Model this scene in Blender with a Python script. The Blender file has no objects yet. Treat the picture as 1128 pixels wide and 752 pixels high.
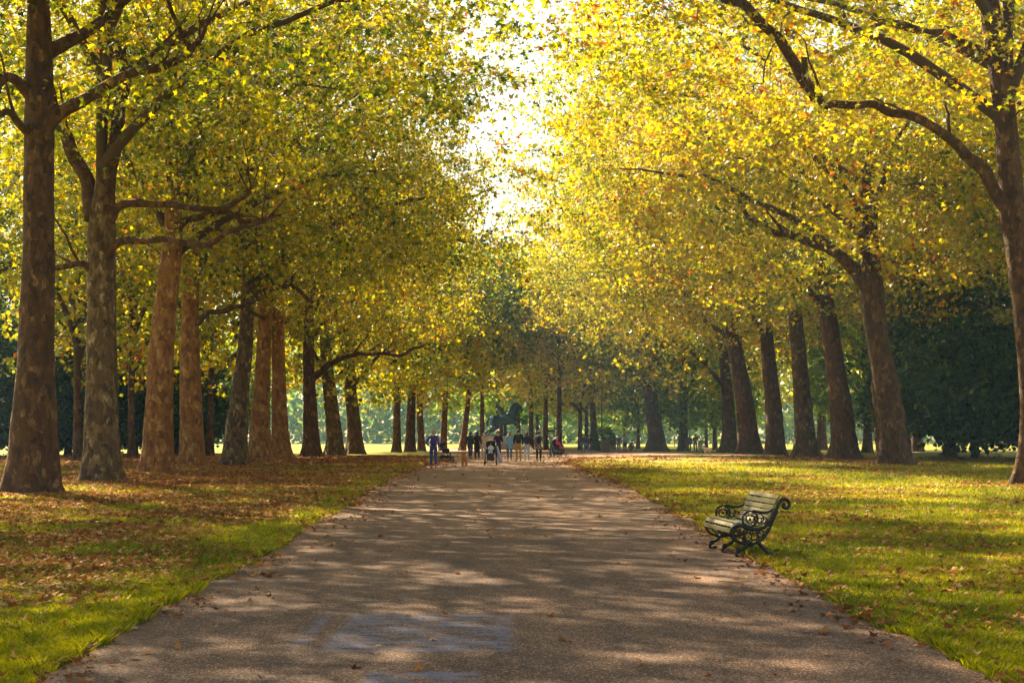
import bpy, bmesh, math, random
import numpy as np
from mathutils import Vector, Matrix, noise as mnoise
R = math.radians
scene = bpy.context.scene
COL = scene.collection

# ------------------------------------------------------------------ camera, sky, sun, exposure
F, CX, HY, CAMZ = 1567.0, 564.0, 470.0, 1.9          # focal length and horizon, in photo pixels
cam_d = bpy.data.cameras.new('camera'); cam = bpy.data.objects.new('camera', cam_d); COL.objects.link(cam)
cam.location = (0, 0, CAMZ); cam.rotation_euler = (R(90), 0, 0)
cam_d.sensor_width = 36; cam_d.lens = 36*F/1128; cam_d.shift_y = (HY-376)/1128
cam_d.clip_start = 0.1; cam_d.clip_end = 3000
scene.camera = cam

SUN_AZ, SUN_EL = -32.0, 41.0                          # degrees left of straight ahead, above the horizon
world = bpy.data.worlds.new('World'); scene.world = world; world.use_nodes = True
wn = world.node_tree.nodes; wl = world.node_tree.links
bg = wn['Background']
sky = wn.new('ShaderNodeTexSky'); sky.sky_type = 'NISHITA'; sky.sun_disc = False
sky.sun_elevation = R(SUN_EL); sky.sun_rotation = R(SUN_AZ)
sky.air_density = 1.2; sky.dust_density = 1.2; sky.ozone_density = 1.0; sky.altitude = 0
tint = wn.new('ShaderNodeMix'); tint.data_type = 'RGBA'; tint.blend_type = 'MULTIPLY'; tint.inputs[0].default_value = 1
wl.new(sky.outputs[0], tint.inputs[6]); tint.inputs[7].default_value = (1.0, .86, .66, 1)      # thin warm autumn overcast
wl.new(tint.outputs[2], bg.inputs[0]); bg.inputs[1].default_value = 0.054
sd = bpy.data.lights.new('sun', 'SUN'); so = bpy.data.objects.new('sun', sd); COL.objects.link(so)
sd.energy = 5.0; sd.angle = R(0.53); sd.color = (1.0, 0.80, 0.52)
svec = Vector((math.sin(R(SUN_AZ))*math.cos(R(SUN_EL)), math.cos(R(SUN_AZ))*math.cos(R(SUN_EL)), math.sin(R(SUN_EL))))
so.rotation_euler = svec.to_track_quat('Z', 'Y').to_euler(); so.location = (-30, 40, 60)
scene.view_settings.view_transform = 'Standard'; scene.view_settings.look = 'None'
scene.view_settings.exposure = 2.34; scene.view_settings.gamma = 1
scene.view_settings.use_curve_mapping = False
scene.render.engine = 'CYCLES'
try:
    scene.cycles.max_bounces = 9; scene.cycles.transmission_bounces = 8; scene.cycles.diffuse_bounces = 6
    scene.cycles.glossy_bounces = 2; scene.cycles.volume_bounces = 0; scene.cycles.transparent_max_bounces = 4
    scene.cycles.sample_clamp_indirect = 6
except Exception: pass

# ------------------------------------------------------------------ helpers
YS = np.array(sorted(set(list(np.arange(-20, 60, 5.0)) + list(np.arange(60, 200, 4.0)) + list(np.arange(200, 501, 50.0)))))
def _z(y): return -0.007*8.0*math.log1p(math.exp((y-75)/8.0)) if y < 300 else -0.007*(y-75)
ZS = np.array([_z(y) for y in YS])
def gz(y): return float(np.interp(y, YS, ZS))
def depth_of(py):
    lo, hi = 3.0, 600.0
    for _ in range(60):
        m = (lo+hi)/2
        if HY + (CAMZ-gz(m))*F/m > py: lo = m
        else: hi = m
    return lo
def U(px, py):
    d = depth_of(py); return Vector(((px-CX)/F*d, d, gz(d)))
def at(px, py, d): return Vector(((px-CX)/F*d, d, CAMZ-(py-HY)/F*d))

def mesh_np(name, V, faces_flat, loops_per, rnd=None, smooth=False):
    me = bpy.data.meshes.new(name)
    nv = len(V); nl = len(faces_flat)
    me.vertices.add(nv); me.vertices.foreach_set('co', np.asarray(V, np.float32).ravel())
    me.loops.add(nl); me.loops.foreach_set('vertex_index', np.asarray(faces_flat, np.int32))
    starts = np.concatenate([[0], np.cumsum(loops_per)[:-1]]).astype(np.int32)
    me.polygons.add(len(starts)); me.polygons.foreach_set('loop_start', starts)
    me.update(calc_edges=True)
    if rnd is not None:
        a = me.attributes.new('rnd', 'FLOAT', 'POINT'); a.data.foreach_set('value', np.asarray(rnd, np.float32))
    me.polygons.foreach_set('use_smooth', np.full(len(starts), smooth))
    me.validate()
    return me

class MB:
    def __init__(s): s.v = []; s.f = []
    def add(s, vs, fs):
        o = len(s.v); s.v += [tuple(v) for v in vs]; s.f += [tuple(i+o for i in f) for f in fs]; return s
    def box(s, c, size, M=None):
        x, y, z = [k/2 for k in size]
        vs = [Vector((a*x, b*y, d*z)) for a in (-1, 1) for b in (-1, 1) for d in (-1, 1)]
        if M is not None: vs = [M @ v for v in vs]
        vs = [v+Vector(c) for v in vs]
        return s.add(vs, [(0,1,3,2),(4,6,7,5),(0,4,5,1),(2,3,7,6),(0,2,6,4),(1,5,7,3)])
    def tube(s, pts, rad, n=8, closed=False, caps=True, rough=0.0, seed=0):
        pts = [Vector(p) for p in pts]; m = len(pts)
        if not hasattr(rad, '__len__'): rad = [rad]*m
        vs = []; prev = None
        for i, p in enumerate(pts):
            if closed: t = pts[(i+1) % m]-pts[i-1]
            else: t = pts[min(i+1, m-1)]-pts[max(i-1, 0)]
            t = t.normalized() if t.length > 1e-9 else Vector((0, 0, 1))
            if prev is None:
                a = Vector((0, 0, 1)) if abs(t.z) < .9 else Vector((1, 0, 0))
                u = t.cross(a).normalized()
            else:
                u = (prev - t*prev.dot(t)); u = u.normalized() if u.length > 1e-6 else t.orthogonal().normalized()
            prev = u; w = t.cross(u)
            for k in range(n):
                a = 2*math.pi*k/n; d = u*math.cos(a)+w*math.sin(a); r = rad[i]
                if rough:
                    q = p+d*r; r *= 1+rough*mnoise.noise(q*1.7+Vector((seed, 0, 0)))+rough*.5*mnoise.noise(q*5+Vector((seed, 3, 0)))
                vs.append(p+d*r)
        fs = []
        for i in range(m if closed else m-1):
            for k in range(n):
                a = i*n+k; b = i*n+(k+1) % n; c = ((i+1) % m)*n+(k+1) % n; e = ((i+1) % m)*n+k
                fs.append((a, b, c, e))
        if caps and not closed:
            fs.append(tuple(reversed(range(n)))); fs.append(tuple((m-1)*n+k for k in range(n)))
        return s.add(vs, fs)
    def ell(s, c, r, M=None, nu=12, nv=8):
        vs = []; fs = []
        for j in range(nv+1):
            th = math.pi*j/nv
            for i in range(nu):
                ph = 2*math.pi*i/nu
                v = Vector((r[0]*math.sin(th)*math.cos(ph), r[1]*math.sin(th)*math.sin(ph), r[2]*math.cos(th)))
                if M is not None: v = M @ v
                vs.append(v+Vector(c))
        for j in range(nv):
            for i in range(nu):
                fs.append((j*nu+i, (j+1)*nu+i, (j+1)*nu+(i+1) % nu, j*nu+(i+1) % nu))
        return s.add(vs, fs)
    def build(s, name, mat, parent=None, smooth=True, bevel=0):
        me = bpy.data.meshes.new(name); me.from_pydata(s.v, [], s.f); me.update()
        bm = bmesh.new(); bm.from_mesh(me); bmesh.ops.remove_doubles(bm, verts=bm.verts, dist=1e-5)
        bmesh.ops.recalc_face_normals(bm, faces=bm.faces)
        if bevel:
            es = [e for e in bm.edges if len(e.link_faces) == 2 and e.calc_face_angle(0) > .5]
            bmesh.ops.bevel(bm, geom=es, offset=bevel, segments=2, profile=.5, affect='EDGES')
        bm.to_mesh(me); bm.free()
        if smooth:
            me.polygons.foreach_set('use_smooth', [True]*len(me.polygons))
        o = bpy.data.objects.new(name, me); me.materials.append(mat); COL.objects.link(o)
        if parent is not None: o.parent = parent
        return o

def tag(o, label=None, cat=None, group=None, kind=None):
    if label: o['label'] = label
    if cat: o['category'] = cat
    if group: o['group'] = group
    if kind: o['kind'] = kind
    return o
def empty(name, loc=(0,0,0), rz=0, label=None, cat=None, group=None):
    o = bpy.data.objects.new(name, None); COL.objects.link(o); o.location = loc; o.rotation_euler = (0, 0, rz)
    o.empty_display_size = .3
    return tag(o, label, cat, group)
def link_mesh(name, me, parent=None, mat=None):
    o = bpy.data.objects.new(name, me); COL.objects.link(o)
    if mat and not me.materials: me.materials.append(mat)
    if parent is not None: o.parent = parent
    return o

def skin(name, V, E, rad, mat, parent=None, sub=2, root=0):
    me = bpy.data.meshes.new(name); me.from_pydata([tuple(v) for v in V], E, []); me.update()
    o = bpy.data.objects.new(name, me); COL.objects.link(o)
    o.modifiers.new('s', 'SKIN')
    sv = me.skin_vertices[0].data
    for i, r in enumerate(rad):
        sv[i].radius = (r, r) if not hasattr(r, '__len__') else r
        sv[i].use_root = (i == root)
    m = o.modifiers.new('d', 'SUBSURF'); m.levels = sub; m.render_levels = sub
    dg = bpy.context.evaluated_depsgraph_get(); dg.update()
    nm = bpy.data.meshes.new_from_object(o.evaluated_get(dg))
    o.modifiers.clear(); o.data = nm; bpy.data.meshes.remove(me); nm.name = name
    nm.materials.clear(); nm.materials.append(mat)
    nm.polygons.foreach_set('use_smooth', [True]*len(nm.polygons))
    if parent is not None: o.parent = parent
    return o

# ------------------------------------------------------------------ materials
def newmat(name):
    m = bpy.data.materials.new(name); m.use_nodes = True
    nt = m.node_tree; return m, nt.nodes, nt.links, nt.nodes['Principled BSDF']
def ramp(nodes, stops, interp='LINEAR'):
    r = nodes.new('ShaderNodeValToRGB'); cr = r.color_ramp; cr.interpolation = interp
    while len(cr.elements) < len(stops): cr.elements.new(.5)
    for e, (p, c) in zip(cr.elements, stops): e.position = p; e.color = (*c, 1)
    return r
def noise_n(nodes, links, scale, detail=4, rough=.6, vec=None):
    n = nodes.new('ShaderNodeTexNoise'); n.inputs['Scale'].default_value = scale
    n.inputs['Detail'].default_value = detail; n.inputs['Roughness'].default_value = rough
    if vec is not None: links.new(vec, n.inputs['Vector'])
    return n
def math_n(nodes, links, op, a, b=None, clamp=False):
    n = nodes.new('ShaderNodeMath'); n.operation = op; n.use_clamp = clamp
    for i, v in enumerate((a, b)):
        if v is None: continue
        if isinstance(v, (int, float)): n.inputs[i].default_value = v
        else: links.new(v, n.inputs[i])
    return n.outputs[0]
def mix_n(nodes, links, fac, a, b, mode='MIX'):
    n = nodes.new('ShaderNodeMix'); n.data_type = 'RGBA'; n.blend_type = mode
    for sock, v in ((n.inputs[0], fac), (n.inputs[6], a), (n.inputs[7], b)):
        if isinstance(v, (int, float)): sock.default_value = v
        elif isinstance(v, tuple): sock.default_value = (*v, 1)
        else: links.new(v, sock)
    return n.outputs[2]
_pc = {}
def plain(c, rough=.8, metal=0, var=.25, scale=14):
    k = (tuple(c), rough, metal, var)
    if k in _pc: return _pc[k]
    m, n, l, p = newmat('cloth'); tc = n.new('ShaderNodeTexCoord')
    nz = noise_n(n, l, scale, 4, .6, tc.outputs['Object'])
    col = mix_n(n, l, nz.outputs[0], tuple(x*(1-var) for x in c), tuple(min(1, x*(1+var)) for x in c))
    l.new(col, p.inputs['Base Color']); p.inputs['Roughness'].default_value = rough; p.inputs['Metallic'].default_value = metal
    _pc[k] = m; return m

def leaf_mat(name, stops, trans=.5, gloss=.5):
    m, n, l, p = newmat(name)
    at_ = n.new('ShaderNodeAttribute'); at_.attribute_name = 'rnd'
    oi = n.new('ShaderNodeObjectInfo')
    tc = n.new('ShaderNodeNewGeometry')
    nz = noise_n(n, l, .22, 2, .5, tc.outputs['Position'])
    v = math_n(n, l, 'ADD', at_.outputs['Fac'], math_n(n, l, 'MULTIPLY', math_n(n, l, 'SUBTRACT', nz.outputs[0], .5), .9))
    v = math_n(n, l, 'ADD', v, math_n(n, l, 'MULTIPLY', math_n(n, l, 'SUBTRACT', oi.outputs['Random'], .5), .22), True)
    r = ramp(n, stops); l.new(v, r.inputs[0])
    d = n.new('ShaderNodeBsdfDiffuse'); t = n.new('ShaderNodeBsdfTranslucent'); g = n.new('ShaderNodeBsdfGlossy')
    g.inputs['Roughness'].default_value = .48; g.inputs['Color'].default_value = (.9, .9, .85, 1)
    l.new(r.outputs[0], d.inputs[0])
    br = mix_n(n, l, 1.0, r.outputs[0], (1.0, .95, .55), 'MULTIPLY'); l.new(br, t.inputs[0])
    mx = n.new('ShaderNodeMixShader'); mx.inputs[0].default_value = trans; l.new(d.outputs[0], mx.inputs[1]); l.new(t.outputs[0], mx.inputs[2])
    lw = n.new('ShaderNodeFresnel'); lw.inputs[0].default_value = 1.4
    mg = n.new('ShaderNodeMixShader'); l.new(math_n(n, l, 'MULTIPLY', lw.outputs[0], gloss), mg.inputs[0])
    l.new(mx.outputs[0], mg.inputs[1]); l.new(g.outputs[0], mg.inputs[2])
    l.new(mg.outputs[0], n['Material Output'].inputs[0]); n.remove(p)
    return m
M_LEAF = leaf_mat('plane_leaf', [(0, (.05, .10, .004)), (.25, (.25, .31, .003)), (.6, (.63, .54, .003)), (.86, (.72, .46, .004)), (.95, (.52, .13, .01)), (1, (.36, .09, .012))], .62, .22)
M_FAR = leaf_mat('far_leaf', [(0, (.18, .28, .02)), (.35, (.45, .50, .03)), (.7, (.76, .68, .03)), (1, (.75, .45, .02))], .6)
M_DARK = leaf_mat('evergreen_leaf', [(0, (.018, .055, .016)), (.6, (.045, .10, .024)), (1, (.12, .17, .03))], .25, .15)
M_MID = leaf_mat('green_leaf', [(0, (.08, .20, .05)), (.5, (.20, .34, .07)), (1, (.48, .50, .06))], .5, .2)
M_LITTER = leaf_mat('fallen_leaf', [(0, (.11, .032, .008)), (.35, (.26, .085, .022)), (.6, (.42, .17, .045)), (.82, (.56, .34, .13)), (1, (.58, .36, .13))], .2, .15)
M_GRASS = leaf_mat('grass_blade', [(0, (.06, .10, .004)), (.5, (.235, .26, .004)), (1, (.52, .46, .008))], .55, .08)

def bark(name, cols, scale=1.0):
    m, n, l, p = newmat(name); tc = n.new('ShaderNodeTexCoord')
    mp = n.new('ShaderNodeMapping'); l.new(tc.outputs['Object'], mp.inputs[0]); mp.inputs['Scale'].default_value = (1, 1, .55)
    vec = mp.outputs[0]
    w = noise_n(n, l, 3.5*scale, 5, .65, vec)
    vor = n.new('ShaderNodeTexVoronoi'); vor.inputs['Scale'].default_value = 7*scale; vor.feature = 'F1'
    dm = n.new('ShaderNodeVectorMath'); dm.operation = 'ADD'; l.new(vec, dm.inputs[0])
    sc = n.new('ShaderNodeVectorMath'); sc.operation = 'SCALE'; sc.inputs['Scale'].default_value = .35; l.new(w.outputs['Color'], sc.inputs[0])
    l.new(sc.outputs[0], dm.inputs[1]); l.new(dm.outputs[0], vor.inputs['Vector'])
    sep = n.new('ShaderNodeSeparateColor'); l.new(vor.outputs['Color'], sep.inputs[0])
    r = ramp(n, [(.26, cols[0]), (.40, tuple((a_+b_)/2 for a_, b_ in zip(cols[0], cols[1]))), (.45, cols[1]), (.57, cols[1]), (.62, tuple((a_+b_)/2 for a_, b_ in zip(cols[1], cols[2]))), (.72, cols[2]), (.80, cols[3])])
    v = math_n(n, l, 'ADD', math_n(n, l, 'MULTIPLY', sep.outputs[0], .45), math_n(n, l, 'MULTIPLY', w.outputs[0], .6))
    l.new(v, r.inputs[0])
    fine = noise_n(n, l, 38*scale, 4, .7, vec)
    c2 = mix_n(n, l, .75, r.outputs[0], ramp_out(n, l, fine.outputs[0], [(.34, (.36, .34, .32)), (.58, (1.2, 1.15, 1.1))]), 'MULTIPLY')
    l.new(c2, p.inputs['Base Color']); p.inputs['Roughness'].default_value = .9
    # cracks that run across the stem, and flakes
    mp2 = n.new('ShaderNodeMapping'); l.new(tc.outputs['Object'], mp2.inputs[0]); mp2.inputs['Scale'].default_value = (1.2, 1.2, 5)
    cr = noise_n(n, l, 1.6*scale, 4, .6, mp2.outputs[0])
    h = math_n(n, l, 'ADD', math_n(n, l, 'MULTIPLY', fine.outputs[0], .35), math_n(n, l, 'MULTIPLY', cr.outputs[0], 1.0))
    h = math_n(n, l, 'ADD', h, math_n(n, l, 'MULTIPLY', vor.outputs['Distance'], .5))
    b = n.new('ShaderNodeBump'); b.inputs['Strength'].default_value = 1; b.inputs['Distance'].default_value = .12
    l.new(h, b.inputs['Height']); l.new(b.outputs[0], p.inputs['Normal'])
    return m
def ramp_out(n, l, v, stops):
    r = ramp(n, stops); l.new(v, r.inputs[0]); return r.outputs[0]
M_BARK = bark('plane_bark', [(.040, .016, .005), (.085, .037, .011), (.15, .072, .024), (.27, .16, .065)])
M_BARKG = bark('grey_bark', [(.05, .028, .011), (.12, .070, .028), (.22, .145, .065), (.42, .33, .19)])
M_BARKO_LIT = bark('orange_lit_bark', [(.14, .052, .012), (.26, .11, .025), (.38, .19, .05), (.52, .31, .12)])  # own tone varies by tree; warm bounced light also put into the colour
M_TWIG = plain((.07, .04, .02), .9)

# ------------------------------------------------------------------ ground, path
rng = np.random.default_rng(7)
def vnoise(x, y, s, seed=0):
    x = np.asarray(x)/s; y = np.asarray(y)/s
    xi = np.floor(x).astype(np.int64); yi = np.floor(y).astype(np.int64); fx = x-xi; fy = y-yi
    fx = fx*fx*(3-2*fx); fy = fy*fy*(3-2*fy)
    def h(a, b):
        k = (a*374761393 + b*668265263 + seed*974634777) & 0x7fffffff
        k = ((k ^ (k >> 13))*1274126177) & 0x7fffffff
        return ((k ^ (k >> 16)) & 0xffff)/65535.0
    return (h(xi, yi)*(1-fx)+h(xi+1, yi)*fx)*(1-fy)+(h(xi, yi+1)*(1-fx)+h(xi+1, yi+1)*fx)*fy
LE = [U(*p) for p in [(20,750),(110,714),(161,688),(208,657),(251,640),(288,617),(311,603),(366,567),(402,545),(431,527),(462,515),(488,509)]]
RE = [U(*p) for p in [(1078,748),(1049,731),(1010,710),(974,695),(928,676),(862,634),(812,604),(750,570),(694,538),(647,519),(622,510)]]
ly = np.array([-20, 3]+[p.y for p in LE]+[100, 118, 150, 175]); lx = np.array([LE[0].x-.2, LE[0].x-.1]+[p.x for p in LE]+[-4.6, -6, -9, -11])
ry = np.array([-20, 3]+[p.y for p in RE]+[92, 97, 108]); rx = np.array([RE[0].x+.2, RE[0].x+.1]+[p.x for p in RE]+[4.4, 9, 14])
def edge(y, side):
    if side < 0: e = np.interp(y, ly, lx)
    else: e = np.interp(y, ry, rx)
    w = .20*(vnoise(y, y*0, 2.6, 3+side)-.5)+.22*(vnoise(y, y*0, .7, 9+side)-.5)+.13*(vnoise(y, y*0, .19, 5+side)-.5)
    return e+w
def in_path(x, y): return (x > edge(y, -1)) & (x < edge(y, 1))

m, n, l, p = newmat('lawn'); M_LAWN = m
tc = n.new('ShaderNodeNewGeometry'); pos = tc.outputs['Position']
n1 = noise_n(n, l, .35, 5, .6, pos); n2 = noise_n(n, l, 28, 4, .75, pos); n3 = noise_n(n, l, 2.2, 4, .6, pos)
c = ramp_out(n, l, n1.outputs[0], [(.3, (.16, .19, .003)), (.7, (.32, .32, .005))])
c = mix_n(n, l, ramp_out(n, l, n3.outputs[0], [(.42, (0,0,0)), (.62, (.6,.6,.6))]), c, (.20, .17, .035))
c = mix_n(n, l, .8, c, ramp_out(n, l, n2.outputs[0], [(.3, (.35, .35, .35)), (.65, (1.25, 1.2, 1.1))]), 'MULTIPLY')
l.new(c, p.inputs['Base Color']); p.inputs['Roughness'].default_value = .9; p.inputs['Specular IOR Level'].default_value = .2
b = n.new('ShaderNodeBump'); b.inputs['Distance'].default_value = .05; b.inputs['Strength'].default_value = 1
l.new(n2.outputs[0], b.inputs['Height']); l.new(b.outputs[0], p.inputs['Normal'])

xs = np.array([-260, -120, -80, -40, -20, -10, 0, 10, 20, 40, 80, 120, 260.0])
V = [(x, y, z) for y, z in zip(YS, ZS) for x in xs]; nx = len(xs)
Fq = [i for j in range(len(YS)-1) for k in range(nx-1) for i in (j*nx+k, j*nx+k+1, (j+1)*nx+k+1, (j+1)*nx+k)]
lawn = link_mesh('lawn', mesh_np('lawn', V, Fq, [4]*(len(Fq)//4)), mat=M_LAWN); tag(lawn, kind='structure')

m, n, l, p = newmat('path'); M_PATH = m
tc = n.new('ShaderNodeNewGeometry'); pos = tc.outputs['Position']
sx = n.new('ShaderNodeSeparateXYZ'); l.new(pos, sx.inputs[0])
vor = n.new('ShaderNodeTexVoronoi'); vor.inputs['Scale'].default_value = 85; l.new(pos, vor.inputs['Vector'])
sc_ = n.new('ShaderNodeSeparateColor'); l.new(vor.outputs['Color'], sc_.inputs[0])
stone = ramp_out(n, l, sc_.outputs[0], [(0, (.034, .018, .012)), (.5, (.095, .051, .031)), (.85, (.19, .11, .066)), (1, (.54, .36, .23))])
big = noise_n(n, l, .5, 5, .6, pos); med = noise_n(n, l, 3, 5, .7, pos)
stone = mix_n(n, l, .7, stone, ramp_out(n, l, big.outputs[0], [(.3, (.6, .57, .60)), (.7, (1.3, 1.2, 1.08))]), 'MULTIPLY')
stone = mix_n(n, l, .6, stone, ramp_out(n, l, med.outputs[0], [(.3, (.75, .75, .75)), (.7, (1.2, 1.2, 1.2))]), 'MULTIPLY')
mpt = n.new('ShaderNodeMapping'); l.new(pos, mpt.inputs[0]); mpt.inputs['Scale'].default_value = (1.5, .07, 1)
trk = noise_n(n, l, 1.0, 4, .6, mpt.outputs[0])
stone = mix_n(n, l, .8, stone, ramp_out(n, l, trk.outputs[0], [(.38, (.72, .72, .76)), (.62, (1.22, 1.16, 1.08))]), 'MULTIPLY')
stn = noise_n(n, l, 1.3, 6, .75, pos)
stone = mix_n(n, l, .75, stone, ramp_out(n, l, stn.outputs[0], [(.34, (.5, .48, .47)), (.44, (1, 1, 1))]), 'MULTIPLY')
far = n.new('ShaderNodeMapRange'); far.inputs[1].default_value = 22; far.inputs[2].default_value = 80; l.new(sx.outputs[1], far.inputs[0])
stone = mix_n(n, l, far.outputs[0], stone, (.28, .172, .112))  # far end paler and warmer: its sunlight is put into the colour
def rectmask(x0, x1, y0, y1, soft=.12):
    def sm(v, a, s):
        mr = n.new('ShaderNodeMapRange'); mr.inputs[1].default_value = a-s*soft; mr.inputs[2].default_value = a+s*soft
        l.new(v, mr.inputs[0]); return mr.outputs[0]
    a = math_n(n, l, 'MULTIPLY', sm(sx.outputs[0], x0, 1), sm(sx.outputs[0], x1, -1))
    return math_n(n, l, 'MULTIPLY', a, math_n(n, l, 'MULTIPLY', sm(sx.outputs[1], y0, 1), sm(sx.outputs[1], y1, -1)))
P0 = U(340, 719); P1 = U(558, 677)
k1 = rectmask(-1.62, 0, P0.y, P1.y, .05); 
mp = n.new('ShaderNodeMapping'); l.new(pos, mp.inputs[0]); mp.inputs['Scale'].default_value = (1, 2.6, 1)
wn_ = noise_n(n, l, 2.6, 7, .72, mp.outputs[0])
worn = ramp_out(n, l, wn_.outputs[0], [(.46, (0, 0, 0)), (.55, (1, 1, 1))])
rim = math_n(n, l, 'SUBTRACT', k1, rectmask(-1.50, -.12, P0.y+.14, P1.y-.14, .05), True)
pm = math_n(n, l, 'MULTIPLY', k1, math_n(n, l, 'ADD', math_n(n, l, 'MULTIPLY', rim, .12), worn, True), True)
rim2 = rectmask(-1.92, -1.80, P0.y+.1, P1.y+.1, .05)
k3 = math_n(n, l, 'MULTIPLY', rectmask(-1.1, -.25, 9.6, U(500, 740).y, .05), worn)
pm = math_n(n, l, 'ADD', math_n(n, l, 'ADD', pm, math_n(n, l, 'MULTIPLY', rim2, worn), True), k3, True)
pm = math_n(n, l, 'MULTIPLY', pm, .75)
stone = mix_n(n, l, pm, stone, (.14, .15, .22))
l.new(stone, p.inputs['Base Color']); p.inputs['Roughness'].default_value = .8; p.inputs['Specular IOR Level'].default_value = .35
b = n.new('ShaderNodeBump'); b.inputs['Distance'].default_value = .008; b.inputs['Strength'].default_value = .8
l.new(vor.outputs['Distance'], b.inputs['Height']); l.new(b.outputs[0], p.inputs['Normal'])
yy = np.unique(np.concatenate([YS[(YS >= -20) & (YS <= 176)], np.arange(8, 60, .06), np.arange(60, 176, .4)]))
yy = yy[yy <= 175]
Lx = edge(yy, -1); Rx = edge(yy, 1)
V = []; 
for y, a, c_ in zip(yy, Lx, Rx):
    for t in (0, .25, .5, .75, 1): V.append((a+(c_-a)*t, y, gz(y)+.012))
Fq = [i for j in range(len(yy)-1) for k in range(4) for i in (j*5+k, j*5+k+1, (j+1)*5+k+1, (j+1)*5+k)]
path = link_mesh('path', mesh_np('path', V, Fq, [4]*(len(Fq)//4)), mat=M_PATH); tag(path, kind='structure')
# side path that leaves to the right behind the first big lawn
sp = [(14, 108), (30, 118), (60, 128), (120, 140)]
V = []; 
ts = np.linspace(10, 120, 60)
for x in ts:
    yc = np.interp(x, [10, 30, 60, 120], [101, 122, 136, 148])
    for dy in (-4, 0, 4): V.append((x, yc+dy+.3*(vnoise(np.array([x]), np.array([dy]), 2.)[0]-.5), gz(yc+dy)+.02))
Fq = [i for j in range(len(ts)-1) for k in range(2) for i in (j*3+k, (j+1)*3+k, (j+1)*3+k+1, j*3+k+1)]
tag(link_mesh('side_path', mesh_np('side_path', V, Fq, [4]*(len(Fq)//4)), mat=M_PATH), kind='structure')

# ------------------------------------------------------------------ leaf clouds
ang = np.radians([-90, -48, -22, 12, 38, 90, 142, 168, 202, 228])
rad = np.array([.12, .62, .36, .86, .42, 1.0, .42, .86, .36, .62])
T_HI = np.zeros((11, 3)); T_HI[1:, 0] = np.cos(ang)*rad; T_HI[1:, 1] = np.sin(ang)*rad
T_HI[1:, 2] = -.22*rad**2
T_HI[:, 1] += .35
F_HI = np.array([(0, i, i % 10+1) for i in range(1, 11)])
T_LO = np.array([(0, -.35, 0), (.62, .15, -.18), (0, .95, -.05), (-.62, .15, -.18), (0, .1, .08)])[:4]
F_LO = np.array([(0, 1, 2), (0, 2, 3)])
def leaves(name, P, Nn, T, size, rnd, lo=False, curl=None):
    N = len(P); A, Fc = (T_LO, F_LO) if lo else (T_HI, F_HI)
    Nn = Nn/np.linalg.norm(Nn, axis=1, keepdims=True)
    T = T-Nn*np.sum(T*Nn, axis=1, keepdims=True); T /= np.linalg.norm(T, axis=1, keepdims=True)+1e-9
    B = np.cross(T, Nn)
    cz = np.ones(N) if curl is None else curl
    L = A[None, :, :]*np.ones((N, 1, 1)); L[:, :, 2] *= cz[:, None]
    W = (L[:, :, 0:1]*B[:, None, :]+L[:, :, 1:2]*T[:, None, :]+L[:, :, 2:3]*Nn[:, None, :])*size[:, None, None]+P[:, None, :]
    k = len(A); idx = (np.arange(N)*k)[:, None, None]+Fc[None]
    return mesh_np(name, W.reshape(-1, 3), idx.ravel(), np.full(N*len(Fc), 3), np.repeat(rnd, k))

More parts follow.
